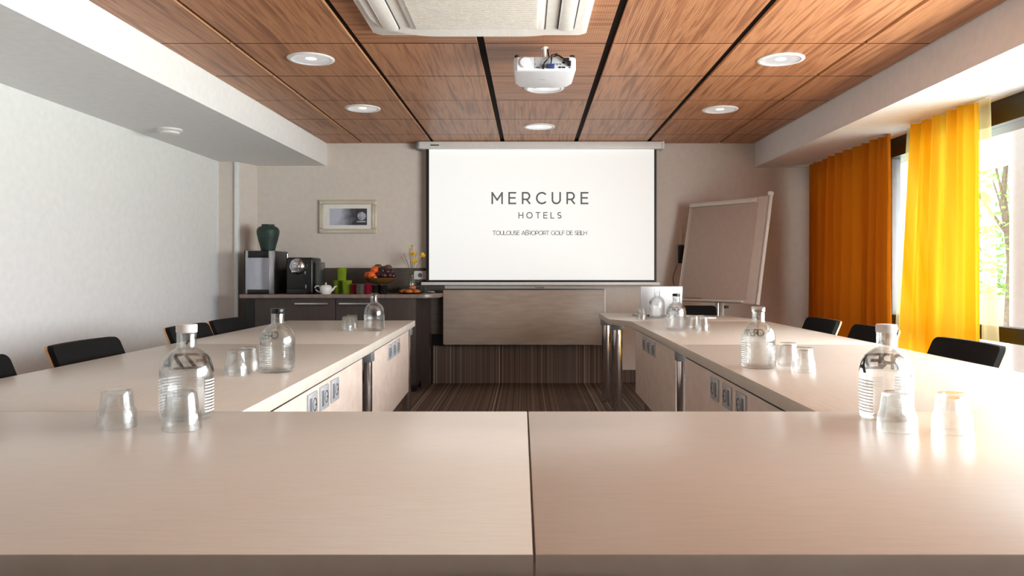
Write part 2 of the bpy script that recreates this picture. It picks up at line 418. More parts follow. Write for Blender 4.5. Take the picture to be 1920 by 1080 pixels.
# ================================================================== OUTSIDE
PAVE = mat('pale_paving', (214, 212, 206), .9, noise=.08, nscale=3)
LAWN = mat('lawn', (120, 156, 74), .95, noise=.3, nscale=6)
struct(MB().box(3.15, 9.2, -6, 34, -.12, -.02).build('terrace', PAVE, smooth=0))
tag(MB().box(9.2, 60, -20, 70, -.16, -.05).build('lawn', LAWN, smooth=0), 'sunlit lawn beyond the terrace outside the window', 'lawn', kind='stuff')
can = MB(); can.box(3.1, 4.95, -4, 11, 2.34, 2.52); can.box(4.88, 4.98, -4, 11, 2.20, 2.52)
struct(can.build('terrace_canopy', WALLC, smooth=0))
c = MB(); c.lathe([(0, -.02), (.21, -.02), (.21, .04), (.195, .06), (.195, 2.25), (.22, 2.28), (.22, 2.34), (0, 2.34)], (4.30, 6.48, 0), 32)
tag(c.build('terrace_column', mat('column_white', (214, 216, 220), .6)), 'round white column holding up the canopy outside the window', 'column')
LEAF = mat('leaf_green', (104, 142, 56), .6, noise=.3, nscale=3)
BARK = mat('bark', (110, 96, 84), .9, noise=.3)
def tree(x, y, h, r, label):
    t = thing('tree', label, 'tree', (x, y, -.03), 'trees beyond the terrace')
    tr = MB(); tr.tube([(x, y, -.03), (x+.05, y, h*.3), (x-.06, y+.05, h*.6), (x, y, h*.85)], .09, 8, taper=lambda q: 1-.6*q)
    for k in range(5):
        a = k*1.3; tr.tube([(x, y, h*.35+k*.15), (x+r*.3*math.cos(a), y+r*.3*math.sin(a), h*.55+k*.1), (x+r*.7*math.cos(a), y+r*.7*math.sin(a), h*.7+k*.12)], .04, 6, taper=lambda q: 1-.7*q)
    tr.build('trunk', BARK, t)
    f = MB()
    for _ in range(2200):
        while True:
            p = Vector((random.uniform(-1, 1), random.uniform(-1, 1), random.uniform(-1, 1)))
            if .35 < p.length < 1: break
        q = Vector((x+p.x*r, y+p.y*r, h*.58+p.z*h*.45))
        u = Vector((random.gauss(0, 1), random.gauss(0, 1), random.gauss(0, 1))).normalized(); v = u.orthogonal().normalized()
        s_ = random.uniform(.05, .1)
        vs_ = [f.bm.verts.new(q+u*s_), f.bm.verts.new(q+v*s_*.5), f.bm.verts.new(q-u*s_), f.bm.verts.new(q-v*s_*.5)]
        f.bm.faces.new(vs_)
    f.build('foliage', LEAF, t, smooth=0, recalc=False)
tree(8.9, 14.2, 4.2, 1.5, 'leafy green tree seen past the right edge of the yellow sheer')
tree(7.0, 18.6, 4.0, 1.4, 'leafy green tree seen in the gap between orange curtain and yellow sheer')
tree(12.6, 17.2, 4.4, 1.5, 'leafy green tree half hidden behind the round terrace column')

# ================================================================== CURTAINS
def curtain(path, z0, z1, name, m, fn, parent=None, nz=26, thick=.003):
    """path: n columns; fn(s, tz) -> (x, y)"""
    mb = MB(); n = path
    G = [[mb.bm.verts.new((*fn(i/n, k/nz), z0+(z1-z0)*k/nz)) for k in range(nz+1)] for i in range(n+1)]
    for i in range(n):
        for k in range(nz): mb.bm.faces.new((G[i][k], G[i+1][k], G[i+1][k+1], G[i][k+1]))
    o = mb.build(name, m, parent, smooth=180)
    return o
random.seed(11)
ph = [random.uniform(0, 6.28) for _ in range(12)]
def orange(s, t):
    y = 5.80+(7.42-5.80)*s
    # gathered folds, finer towards the near end
    wv = .10*(abs(math.sin(PI*(10*s**.85)+ph[0]+.35*math.sin(2.2*t+ph[1])))**.8-.5)+.024*math.sin(2*PI*17*s+ph[2]+.8*t)+.012*math.sin(2*PI*3*s+ph[3]+2*t)
    y += .02*math.sin(2*PI*7.5*s+ph[4]+t)-(.10*(1-t)*(1-s)*0)+.06*(1-t)*s
    return (2.74+wv*(.75+.35*(1-t)), y)
root = thing('curtain', 'opaque orange curtain gathered at the back corner by the wall', 'curtain', (2.74, 6.6, 0))
curtain(260, .015, ZSR-.004, 'curtain_cloth', CURT, orange, root)
MB().box(2.735, 2.75, 5.90, 7.4, ZSR-.006, ZSR-.001).build('curtain_rail', WHITEP, root)
def sheer(s, t):
    y0 = 5.42+.26*(1-t); y1 = 4.68-.02*(1-t)
    y = y0+(y1-y0)*s
    wv = .035*math.sin(2*PI*5*s+ph[5]+.4*t)+.012*math.sin(2*PI*13*s+ph[6]+1.2*t)
    return (2.745+wv, y)
root = thing('sheer_curtain', 'translucent bright yellow sheer hanging in front of the window', 'curtain', (2.745, 5.0, 0))
curtain(200, .015, ZSR-.004, 'sheer_cloth', SHEER, sheer, root)
def pale_l(s, t): return (2.75+.008*math.sin(9*s+3*t), 5.42+.26*(1-t)+.02+.10*s)
def pale_r(s, t): return (2.75+.012*math.sin(8*s+3*t), 4.675-.02*(1-t)-(.14+.06*(1-t))*s)
curtain(16, .015, ZSR-.004, 'sheer_border', PALE, pale_l, root)['label'] = 'pale single layer border'
curtain(16, .015, ZSR-.004, 'sheer_border', PALE, pale_r, root)['label'] = 'pale single layer border'
MB().box(2.74, 2.75, 4.6, 5.4, ZSR-.006, ZSR-.001).build('curtain_rail', WHITEP, root)

# ================================================================== TABLES
TZ = .74; TH = .042
def table(name, label, poly, legs, tops=TABLEY, panel=None, sockets=(), group='conference tables in the U', th=TH, extra=None):
    cx = sum(p[0] for p in poly)/len(poly); cy = sum(p[1] for p in poly)/len(poly)
    t = thing(name, label, 'table', (cx, cy, 0), group)
    MB().prism(poly, TZ-th, TZ, bev=.0025).build('tabletop', tops, t)
    for x, y, r in legs:
        l = MB(); l.lathe([(0, .0), (r*.9, .0), (r*.95, .006), (r, .012), (r, TZ-th-.03), (0, TZ-th-.03)], (x, y, 0), 28)
        lo = l.build('leg', CHROME, t)
        MB().box(x-r*1.15, x+r*1.15, y-r*1.3, y+r*1.3, TZ-th-.05, TZ-th, bev=.004).build('leg_bracket', GREYM, lo)
    if panel:
        (xa, ya), (xb, yb), zb, side = panel     # inner face line, bottom height; side = +1 faces +X
        tk = .018*side
        MB().prism([(xa, ya), (xb, yb), (xb-tk, yb), (xa-tk, ya)], zb, TZ-th-.012, bev=.001).build('modesty_panel', PANEL, t)
        MB().prism([(xa-tk*.2, ya), (xb-tk*.2, yb), (xb-tk*.9, yb), (xa-tk*.9, ya)], TZ-th-.0125, TZ-th-.0005).build('gap_strip', GAP, t, smooth=0)
        for y in sockets:
            x = xa+(xb-xa)*(y-ya)/(yb-ya)
            s_ = MB(); s_.box(x-.001, x+.008*side, y-.06, y+.06, .585, .672, bev=.0035) if side > 0 else s_.box(x+.008*side, x+.001, y-.06, y+.06, .585, .672, bev=.0035)
            so = s_.build('power_socket', SOCK, t)
            ax = (side, 0, 0)
            MB().lathe([(0, 0), (.019, 0), (.021, .0012), (.023, .0014), (.023, 0)], (x+.0078*side, y+.018, .629), 24, axis=ax).build('socket_well', BLACK, so)
            MB().cyl((x+.008*side, y+.018, .629), (x+.0125*side, y+.018, .629), .004, 12).build('earth_pin', CHROME, so)
            MB().box(min(x+.0078*side, x+.0095*side), max(x+.0078*side, x+.0095*side), y-.045, y-.018, .60, .658, bev=.0008).build('socket_cover', DKSOCK, so)
    return t
YF = 1.936
table('front_table', 'front conference table on the left side of the centre seam', [(-1.76, .951), (.0095, .951), (.0045, YF-.002), (-1.76, YF-.002)], [(-1.68, 1.03, .03), (-1.68, 1.86, .03), (-.06, 1.86, .03)], TABLE, th=.036)
table('front_table', 'front conference table on the right side of the centre seam', [(.0125, .951), (1.76, .951), (1.76, YF-.002), (.0075, YF-.002)], [(1.68, 1.03, .03), (1.68, 1.86, .03), (.08, 1.86, .03)], TABLE, th=.036)
SY = 3.77
table('side_table', 'left row conference table nearest the front tables', [(-.7115, YF+.002), (-.7525, SY-.002), (-1.735, SY-.002), (-1.725, YF+.002)], [(-.775, 2.02, .03), (-1.68, 2.02, .03), (-1.68, 3.62, .03)], panel=((-.727, 2.08), (-.766, 3.62), .25, 1), sockets=(2.67, 2.845, 3.02))
table('side_table', 'left row conference table at the far end by the cabinet', [(-.7535, SY+.002), (-.807, 5.645), (-1.735, 5.645), (-1.735, SY+.002)], [(-.788, 3.815, .03), (-.838, 5.45, .03), (-1.68, 3.86, .03), (-1.68, 5.5, .03)], panel=((-.770, 3.87), (-.817, 5.39), .26, 1), sockets=(4.46, 4.64, 4.815))
SY2 = 3.742
table('side_table', 'right row conference table nearest the front tables', [(.7295, YF+.002), (1.725, YF+.002), (1.735, SY2-.002), (.744, SY2-.002)], [(.795, 2.02, .03), (1.68, 2.02, .03), (1.68, 3.62, .03)], panel=((.745, 2.08), (.758, 3.66), .25, -1), sockets=(2.665, 2.855, 3.05))
table('side_table', 'right row conference table between the near one and the angled end', [(.7445, SY2+.002), (1.735, SY2+.002), (1.735, 5.548), (.763, 5.548)], [(.787, 3.85, .03), (.848, 5.2, .045), (1.68, 3.785, .028), (1.68, 5.4, .03)], panel=((.768, 3.94), (.778, 5.44), .245, -1), sockets=(4.62, 4.81, 5.0))
table('end_table', 'angled end piece of the right row on two thick chrome legs', [(.763, 5.551), (1.735, 5.551), (1.72, 5.85), (1.62, 6.27), (.640, 6.73), (.631, 5.83)], [(.684, 6.50, .041), (.710, 5.98, .043), (1.55, 6.1, .03)])
pl = MB(); pl.box(-.112, .136, .944, .949, .62, .7125, bev=.0008)
tag(pl.build('connecting_plate', GREYM), 'flat grey metal plate across the centre seam under the front table edge', 'bracket')

# ================================================================== CHAIRS  (local: seat faces +X, backrest at -X)
def make_chair(label):
    t = thing('conference_chair', label, 'chair', (0, 0, 0), 'black chairs tucked in along the tables')
    W = .245
    def backgrid(off, wy, z0, z1, th, rc, name, m):
        # tilted rounded slab; top leans towards -X
        pts = rrect(-wy, wy, z0, z1, rc, 5)
        mb = MB()
        def P(y, z, o):
            return (-.02-(z-.45)*.42 - .035*(1-(y/W)**2)*0 + .03*(y/W)**2 - o, y, z)
        ys = sorted(set(round(p[0], 5) for p in pts))
        # columns across the width so that the slab can curve
        ysl = sorted({round(v_, 5) for k_ in range(7) for v_ in (rc*(1-math.cos(PI/2*k_/6))-wy, wy-rc*(1-math.cos(PI/2*k_/6)))} | {round((-wy+rc)+2*(wy-rc)*k_/8, 5) for k_ in range(9)})
        n = len(ysl)-1; cols_ = []
        for y in ysl:
            d = max(0, abs(y)-(wy-rc)); cut = rc-math.sqrt(max(0, rc*rc-d*d))
            cols_.append((y, z0+cut, z1-cut))
        rows_ = []
        for y, a, b in cols_:
            rows_.append([[mb.bm.verts.new(P(y, a+(b-a)*k/4, o)) for k in range(5)] for o in (off, off+th)])
        for i in range(n):
            A, B = rows_[i], rows_[i+1]
            for k in range(4):
                mb.bm.faces.new((A[0][k], B[0][k], B[0][k+1], A[0][k+1])); mb.bm.faces.new((A[1][k], A[1][k+1], B[1][k+1], B[1][k]))
            mb.bm.faces.new((A[0][0], A[1][0], B[1][0], B[0][0])); mb.bm.faces.new((A[0][4], B[0][4], B[1][4], A[1][4]))
        for R_ in (rows_[0], rows_[-1]):
            for k in range(4): mb.bm.faces.new((R_[0][k], R_[0][k+1], R_[1][k+1], R_[1][k]))
        return mb.build(name, m, t, smooth=50)
    backgrid(-.012, W-.001, .50, .803, .024, .026, 'backrest', FABK)
    backgrid(.0125, W, .495, .802, .010, .026, 'back_shell', BEECH)['label'] = 'beech plywood shell behind the pad'
    s_ = MB(); s_.prism(rrect(-.02, .42, -.23, .23, .05), .425, .465, bev=.01); s_.build('seat', FABK, t)
    s_ = MB(); s_.prism(rrect(-.02, .42, -.232, .232, .05), .412, .4245); s_.build('seat_shell', BEECH, t)
    for sx, sy in ((1, 1), (1, -1), (-1, 1), (-1, -1)):
        x = .36 if sx > 0 else .02
        l = MB(); l.tube([(x, .2*sy, .412), (x+.02*sx, .215*sy, .2), (x+.03*sx, .22*sy, .0)], .011, 10); l.build('leg', CHROME, t)
    for sy in (1, -1):
        l = MB(); l.tube([(.02, .19*sy, .408), (-.03, .19*sy, .43), (-.045, .19*sy, .50), (-.09, .185*sy, .60)], .009, 8); l.build('back_support', CHROME, t)
    return t
chairs = [(-1.705, 2.485, 0, 'black chair on the left whose corner just enters the picture edge'),
          (-1.705, 3.225, 0, 'black chair on the left, nearest one fully in view'),
          (-1.705, 4.205, 0, 'black chair on the left behind the near bottle neck'),
          (-1.705, 4.755, 0, 'black chair on the left, farthest, close to the dark cabinet'),
          (1.705, 3.21, PI, 'black chair on the right in front of the bright window glass'),
          (1.705, 4.065, PI, 'black chair on the right behind the neck of the near right bottle'),
          (1.705, 4.775, PI, 'black chair on the right in front of the orange curtain'),
          (1.415, 6.58, -PI/2, 'black chair at the far right table end under the flip chart')]
proto = None
for x, y, rz, lb in chairs:
    if proto is None: proto = make_chair(lb); continue
    dup(proto, (x, y, 0), rz, lb)
proto.location = (chairs[0][0], chairs[0][1], 0)

# ================================================================== BOTTLES
OUT = [(.050, 0), (.057, .003), (.060, .010), (.060, .06), (.060, .105), (.0592, .118), (.0568, .130), (.0525, .141), (.046, .151), (.038, .159), (.030, .1645), (.0245, .168), (.0222, .172), (.0222, .205)]
INN = [(.0200, .205), (.0198, .172), (.022, .166), (.036, .156), (.0495, .139), (.0560, .117), (.0568, .10), (.0568, .016), (.053, .0115)]
def prof_at(v):   # v: height -> radius on the outside
    for (r0, z0), (r1, z1) in zip(OUT, OUT[1:]):
        if z0 <= v <= z1 and z1 > z0: return r0+(r1-r0)*(v-z0)/(z1-z0)
    return .0222
def shoulder(v, z0=.111):   # arc length along the shoulder from z0 -> (r, z)
    zs = z0; L = 0; r = prof_at(zs)
    while L < v and zs < .1675:
        z2 = zs+.0005; r2 = prof_at(z2); L += math.hypot(.0005, r2-r); zs, r = z2, r2
    return r, zs
def make_bottle(label, cap):
    t = thing('water_bottle', label, 'bottle', (0, 0, 0), 'water bottles on the tables')
    b = MB(); b.lathe([(0, .002)]+OUT+INN+[(0, .013)], (0, 0, 0), 48)
    b.build('glass_body', GLASS, t, smooth=60)
    if cap == 'white':
        c_ = MB(); c_.lathe([(0, .2055), (.0225, .2055), (.0238, .207), (.0240, .222), (.0225, .225), (.012, .226), (0, .226)], seg=40)
        c_.build('cap', WHITEP, t)
    elif cap == 'black':
        c_ = MB(); c_.lathe([(0, .2055), (.0225, .2055), (.0232, .207), (.0232, .220), (.022, .2225), (0, .223)], seg=40)
        c_.build('cap', BLACK, t)
    else:
        c_ = MB(); c_.lathe([(0, .195), (.0195, .195), (.0195, .2055), (.0245, .207), (.025, .221), (.022, .225), (0, .226)], seg=40)
        c_.build('glass_stopper', GLASS, t)
    # printed lettering round the far side of the shoulder, read from behind
    L = MB(); Wd, Hd, R0 = (.182, .038, .057) if cap == 'white' else (.085, .024, .056)
    def mp(u, v):
        r, z = shoulder(v+.002); a = (u-Wd/2)/R0+PI/2
        return Vector(((r+.0006)*math.cos(a), (r+.0006)*math.sin(a), z))
    letters(L.bm, 'OREZZA', Hd, Wd, .0085 if cap == 'white' else .0036, mp, .0025)
    L.build('lettering', INK, t, smooth=0)
    N = MB(); letters(N.bm, 'A', .022, .018, .003, lambda u, v: Vector((.0228*math.cos(PI/2+(u-.009)/.0222), .0228*math.sin(PI/2+(u-.009)/.0222), .176+v)), .002)
    N.build('neck_letter', INK, t, smooth=0)
    for a0, a1 in ((125, 205), (-25, 35)):   # pale printed rings on both flanks
        S = MB()
        for k in range(11):
            z = .020+k*.0072
            n = 14; pv = None
            for i in range(n+1):
                a = math.radians(a0+(a1-a0)*i/n)
                cur = [S.bm.verts.new((.0604*math.cos(a), .0604*math.sin(a), z+dz)) for dz in (0, .0030)]
                if pv: S.bm.faces.new((pv[0], cur[0], cur[1], pv[1]))
                pv = cur
        S.build('printed_rings', FROST, t, smooth=60)
    Q = MB()   # fine print on the back label area: thin lines of small dashes
    for k in range(6):
        z = .068+k*.0042; a = 62
        while a < 112:
            da = random.uniform(2, 5)
            A0, A1 = math.radians(a), math.radians(a+da)
            Q.bm.faces.new([Q.bm.verts.new((.0604*math.cos(q), .0604*math.sin(q), zz)) for q, zz in ((A0, z), (A1, z), (A1, z+.0008), (A0, z+.0008))])
            a += da+1.2
    Q.build('fine_print', DKSOCK, t, smooth=0)
    return t
protoB = {}
bottles = [(350, 785, 'white', 0, 'glass water bottle with white cap and black mirrored lettering on the left front table'),
           (1662, 785, 'white', 12, 'glass water bottle with white cap on the right front table'),
           (520.5, 697, 'black', 60, 'glass water bottle with black cap in the middle of the left row'),
           (1268, 619, 'black', 20, 'glass water bottle with black cap far along the right row beside the laptop'),
           (1422, 690, 'clear', 8, 'glass water bottle with clear stopper in the middle of the right row'),
           (701.5, 620, 'clear', 20, 'glass water bottle with clear stopper at the far end of the left row'),
           (1232, 596.5, 'clear', 75, 'farthest glass water bottle, standing in front of the laptop')]
for px, py, cap, rz, lb in bottles:
    x, y = on_z(px, py, TZ)
    if cap not in protoB:
        b = protoB[cap] = make_bottle(lb, cap); b.location = (x, y, TZ); b.rotation_euler = (0, 0, math.radians(rz))
    else: dup(protoB[cap], (x, y, TZ), math.radians(rz), lb)

# ================================================================== TUMBLERS (upside down)
def make_glass(label):
    b = MB()
    def fac(k, a):
        if k in (1, 2, 3): return 1+.016*abs(math.cos(5*a))-.008
        if k in (5, 6): return 1+.010*abs(math.cos(5*a))-.005
        return 1
    prof = [(.0405, 0), (.0418, .002), (.0412, .022), (.0398, .038), (.0372, .042), (.0355, .046), (.0322, .076), (.0300, .0835), (.0265, .0855), (0, .0835),
            (0, .0755), (.024, .0755), (.0285, .070), (.0325, .046), (.0355, .038), (.0385, .012), (.0393, .001)]
    # outside then inside, closed at the rim
    o = MB(); rings = []
    o.lathe(prof, (0, 0, 0), 60, mod=fac)
    # close the rim between last ring and first ring
    bm = o.bm; bm.verts.ensure_lookup_table()
    first = bm.verts[0:60]; last = bm.verts[-60:]
    for i in range(60): bm.faces.new((last[i], last[(i+1) % 60], first[(i+1) % 60], first[i]))
    g = o.build('drinking_glass', GLASS, None, smooth=35)
    return tag(g, label, 'glass', 'upturned tumblers on the tables')
glasses = [(219.5, 801, 'upturned tumbler nearest the left edge of the front table'),
           (341, 805, 'upturned tumbler in front of the bottle with black mirrored lettering'),
           (444, 703, 'upturned tumbler in the middle of the left row, the nearer of a pair'),
           (466, 695, 'upturned tumbler in the middle of the left row, behind its neighbour by the bottle'),
           (652, 619.5, 'upturned tumbler far along the left row, the nearer of the far pair'),
           (659.5, 616, 'upturned tumbler far along the left row, the farther of the far pair'),
           (1203, 599, 'upturned tumbler standing alone at the angled end left of the laptop'),
           (1301, 617, 'upturned tumbler far along the right row beside the black capped bottle'),
           (1318, 620, 'upturned tumbler far along the right row, right hand one of the far pair'),
           (1477, 685, 'upturned tumbler in the middle of the right row next to the clear stoppered bottle'),
           (1506.5, 697, 'upturned tumbler in the middle of the right row, nearer and farther right of its pair'),
           (1682, 807, 'upturned tumbler touching the view of the near right bottle'),
           (1785.5, 810, 'upturned tumbler rightmost on the front table')]
g0 = None
for px, py, lb in glasses:
    x, y = on_z(px, py, TZ)
    if g0 is None: g0 = g = make_glass(lb)
    else: g = g0.copy(); COL.objects.link(g); g['label'] = lb
    g.location = (x, y, TZ); g.rotation_euler = (0, 0, random.uniform(0, 1))

# ================================================================== PROJECTION SCREEN
d = 7.56
def sx(px): return (px-CX)*d/F
def sz(py): return CZ-(py-CY)*d/F
t = thing('projection_screen', 'pulled down projection screen showing a grey hotel name on white', 'screen', (sx(1012), d, sz(535)))
c_ = MB(); c_.box(sx(787), sx(1240), d-.045, YW-.002, sz(280), sz(266.5), bev=.006); cs = c_.build('screen_casing', WHITEP, t)
MB().box(sx(783), sx(787), d-.05, YW-.002, sz(280.5), sz(266.3), bev=.003).build('end_cap', GREYM, cs)
MB().box(sx(1240), sx(1244), d-.05, YW-.002, sz(280.5), sz(266.3), bev=.003).build('end_cap', WHITEP, cs)
MB().box(sx(808), sx(824), d-.0465, d-.045, sz(274.5), sz(272.6)).build('maker_mark', INK, cs, smooth=0)
MB().prism([(sx(799), d), (sx(1231), d), (sx(1231), d+.002), (sx(799), d+.002)], sz(529), sz(280)).build('black_border', INK, t, smooth=0)
fab = MB().box(sx(804.5), sx(1226.5), d-.002, d-.0002, sz(525), sz(280.2)).build('screen_fabric', SCREENW, t, smooth=0)
for txt, x0, x1, y0, y1, tk in (('MERCURE', 923, 1102, 361.5, 381.5, .016), ('HOTELS', 973, 1052, 398.5, 409, .0088), ('TOULOUSE AÉROPORT GOLF DE SEILH', 924, 1100, 433, 440.5, .0052)):
    L = MB(); H = (y1-y0)*d/F
    letters(L.bm, txt, H, (x1-x0)*d/F, tk, lambda u, v: Vector((sx(x0)+u, d-.0032, sz(y1)+v)))
    L.build('projected_%s' % {'M': 'name', 'H': 'word', 'T': 'address'}[txt[0]], SCRTXT, fab, smooth=0)
MB().box(sx(790), sx(1237), d-.012, d+.012, sz(534.5), sz(529), bev=.003).build('bottom_bar', WHITEP, t)
hb = MB(); hb.tube([(sx(1003), d-.002, sz(534)), (sx(1003), d-.002, sz(538.5)), (sx(1010), d-.002, sz(539.5)), (sx(1018), d-.002, sz(539.5)), (sx(1021), d-.002, sz(538.5)), (sx(1021), d-.002, sz(534))], .003, 8)
hb.build('pull_handle', CHROME, t)

# ================================================================== PICTURE
d = 7.64
x0, z1 = at_y(599, 375, d); x1, z0 = at_y(706, 437.5, d)
t = thing('framed_picture', 'small picture in a silver frame on the back wall above the cabinet', 'picture', ((x0+x1)/2, d, z0))
fr = MB(); wd = .045
for (a, b, c2, e) in ((x0, x1, z0, z0+wd), (x0, x1, z1-wd, z1), (x0, x0+wd, z0+wd, z1-wd), (x1-wd, x1, z0+wd, z1-wd)):
    fr.box(a, b, YW-.032, YW-.001, c2, e, bev=.006)
    ia = .3; 
fr.box(x0+.028, x1-.028, YW-.036, YW-.03, z0+.030, z0+.036, bev=.002); fr.box(x0+.028, x1-.028, YW-.036, YW-.03, z1-.036, z1-.030, bev=.002)
fr.box(x0+.028, x0+.036, YW-.036, YW-.03, z0+.036, z1-.036, bev=.002); fr.box(x1-.036, x1-.028, YW-.036, YW-.03, z0+.036, z1-.036, bev=.002)
fr.build('picture_frame', mat('champagne_silver', (220, 211, 194), .35, .5), t)
MB().box(x0+wd-.002, x1-wd+.002, YW-.02, YW-.012, z0+wd-.002, z1-wd+.002).build('mount', mat('mount_card', (228, 226, 220), .8), t, smooth=0)
a0, b1 = at_y(618, 391, d); a1, b0 = at_y(688, 422, d)
m, nt, b = newmat('grey_photo_print')
tc = nt.nodes.new('ShaderNodeTexCoord'); n1 = nt.nodes.new('ShaderNodeTexNoise'); n1.inputs['Scale'].default_value = 4.5; n1.inputs['Detail'].default_value = 3
nt.links.new(tc.outputs['Object'], n1.inputs['Vector'])
sp = nt.nodes.new('ShaderNodeSeparateXYZ'); nt.links.new(tc.outputs['Object'], sp.inputs[0])
ma = nt.nodes.new('ShaderNodeMath'); ma.operation = 'MULTIPLY_ADD'; ma.inputs[1].default_value = -2.6; nt.links.new(sp.outputs['X'], ma.inputs[0]); nt.links.new(n1.outputs[0], ma.inputs[2])
rp = nt.nodes.new('ShaderNodeValToRGB'); rp.color_ramp.elements[0].color = (.035, .035, .045, 1); rp.color_ramp.elements[1].color = (.5, .52, .62, 1)
rp.color_ramp.elements[0].position = .38; rp.color_ramp.elements[1].position = .75
nt.links.new(ma.outputs[0], rp.inputs[0]); nt.links.new(rp.outputs[0], b.inputs['Base Color']); b.inputs['Roughness'].default_value = .35
ob = MB().box(a0, a1, YW-.0215, YW-.0195, b0, b1).build('print', m, t, smooth=0)
bl = MB(); bl.lathe([(0, 0), (.042, 0), (.042, .0006), (0, .0006)], (a1-.052, YW-.0215, b1-.075), 20, axis=(0, -1, 0)); bl.box(a1-.10, a1-.012, YW-.0222, YW-.0216, b0+.028, b0+.04)
bl.build('pale_shape', mat('print_pale_grey', (170, 172, 186), .5, noise=.5, nscale=30), t)

# ================================================================== SIDEBOARD
zw = .893; yf = 7.0
t = thing('sideboard', 'dark brown sideboard cabinet along the back wall', 'cabinet', (-1.75, 7.3, 0), None)
X0, X1 = at_y(457, 560, yf)[0], at_y(779, 560, yf)[0]
MB().box(X0, X1, yf+.04, YW-.002, .06, zw-.035).build('body', CABD, t, smooth=0)
MB().box(X0, X0+.09, yf+.02, yf+.04, .06, zw-.035).build('side_filler', BLACK, t, smooth=0)
xm = at_y(628, 560, yf)[0]
for a, b_, ha, hb_ in ((X0+.092, xm-.003, 552, 614), (xm+.003, X1-.002, 635, 692)):
    dr = MB().box(a, b_, yf+.022, yf+.04, .08, zw-.037, bev=.0015).build('door', CABD, t)
    h = MB(); xa, zz = at_y(ha, 570, yf-.01); xb = at_y(hb_, 570, yf-.01)[0]
    h.box(xa, xb, yf-.012, yf-.002, zz-.010, zz+.010, bev=.004); h.cyl((xa+.03, yf-.004, zz), (xa+.03, yf+.022, zz), .005, 10); h.cyl((xb-.03, yf-.004, zz), (xb-.03, yf+.022, zz), .005, 10)
    h.build('door_handle', STEEL, dr)
MB().box(X0+.01, X1-.01, yf+.06, YW-.01, 0, .06).build('plinth', BLACK, t, smooth=0)
MB().box(X1, X1+.075, 7.36, YW-.002, 0, zw-.035).build('end_panel', CABD, t, smooth=0)
MB().box(X1+.075, -.80, 7.55, YW-.002, .49, zw-.035).build('niche_panel', SPLASH, t, smooth=0)
MB().box(X1+.075, -.80, 7.63, YW-.002, .374, .49).build('niche_back', BLACK, t, smooth=0)
wx0, wx1 = at_y(449, 555, yf)[0], at_y(820, 555, yf)[0]
poly = [(wx0, yf), (wx1-.16, yf)]+[(wx1-.16+.16*math.sin(math.radians(a)), yf+.16-.16*math.cos(math.radians(a))) for a in range(10, 91, 10)]+[(wx1, 7.52), (wx1, YW-.002), (-2.66, YW-.002), (-2.66, 7.66-.3), (wx0, 7.34)]
poly = [(wx0, yf), (wx1-.16, yf)]+[(wx1-.16+.16*math.sin(math.radians(a)), yf+.16-.16*math.cos(math.radians(a))) for a in range(10, 91, 10)]+[(wx1, YW-.002), (wx0+.0, YW-.002)]
tag(MB().prism(poly, zw-.034, zw, bev=.003).build('worktop', WORKT), 'long brown worktop with a rounded right corner on the sideboard', 'worktop')
bx0 = at_y(470, 500, YW)[0]
tag(MB().box(-2.6, -.80, YW-.016, YW-.002, zw+.001, 1.138, bev=.001).build('splashback', SPLASH), 'brown splashback strip on the wall behind the coffee machines', 'splashback')
# double socket on the splashback
t = thing('wall_socket', 'white wall socket on the splashback beside the flower vase', 'socket', (at_y(786, 524, YW)[0], YW-.016, at_y(786, 524, YW)[1]))
xa, zb = at_y(776, 524, YW-.02); xb, zt = at_y(800, 508, YW-.02)
MB().box(xa, xb, YW-.026, YW-.0165, zb, zt, bev=.003).build('plate', WHITEP, t)
MB().lathe([(0, .001), (.017, .001), (.019, .003), (.022, .003), (.022, 0)], (xa+.062, YW-.026, (zt+zb)/2), 24, axis=(0, -1, 0)).build('outlet', DKSOCK, t)

# ---- folded grey table leaf against the back wall
x0, z1 = at_y(831, 543.5, 7.46); x1, z0 = at_y(1133, 646, 7.46)
t = thing('folded_table', 'wide taupe folded table leaf standing upright below the screen', 'table', ((x0+x1)/2, 7.48, 0))
MB().box(x0, x1, 7.46, 7.485, z0, z1, bev=.002).build('leaf', TAUPE, t)
MB().box(x0, x1, 7.458, 7.487, z1, z1+.011, bev=.0015).build('top_edge', BLACK, t)
MB().box(x1, x1+.012, 7.46, 7.50, z0, z1+.004, bev=.003).build('side_edge', WHITEP, t)
for x in (x0+.3, x1-.3):
    MB().box(x-.03, x+.03, 7.4855, YW-.001, z0+.2, z0+.3, bev=.003).build('wall_bracket', BLACK, t)

# ================================================================== THINGS ON THE WORKTOP
def Xw(px, y): return (px-CX)*y/F
# water dispenser (tall silver machine)
y0 = 7.10; xa, xb = Xw(457, y0), Xw(514, y0); zt = CZ-(470-CY)*y0/F; ye = y0+.42
t = thing('hot_drinks_machine', 'tall silver and black machine under the green vase', 'coffee machine', ((xa+xb)/2, y0+.2, zw))
MB().box(xa, xb, y0+.03, ye, zw, zt, bev=.008).build('body', mat('dark_metal_side', (46, 47, 50), .3, .6), t)
MB().box(xa, xa+.012, y0+.01, y0+.035, zw, zt, bev=.003).build('side_strip', BLACK, t)
MB().box(xa+.014, xa+.04, y0, y0+.03, zw+.002, zt, bev=.004).build('front_pillar', STEEL, t)
MB().box(xb-.052, xb, y0, y0+.03, zw+.002, zt, bev=.004).build('front_pillar', STEEL, t)
MB().box(xa+.040, xb-.052, y0-.002, y0+.03, zt-.062, zt-.002, bev=.004).build('control_panel', BLACK, t)
fr = MB()
zz0, zz1 = zw+.042, zt-.066
n = 16; A = [(xa+.028+(xb-.045-xa-.028)*i/n, y0-.018*math.sin(PI*i/n)-.004) for i in range(n+1)]
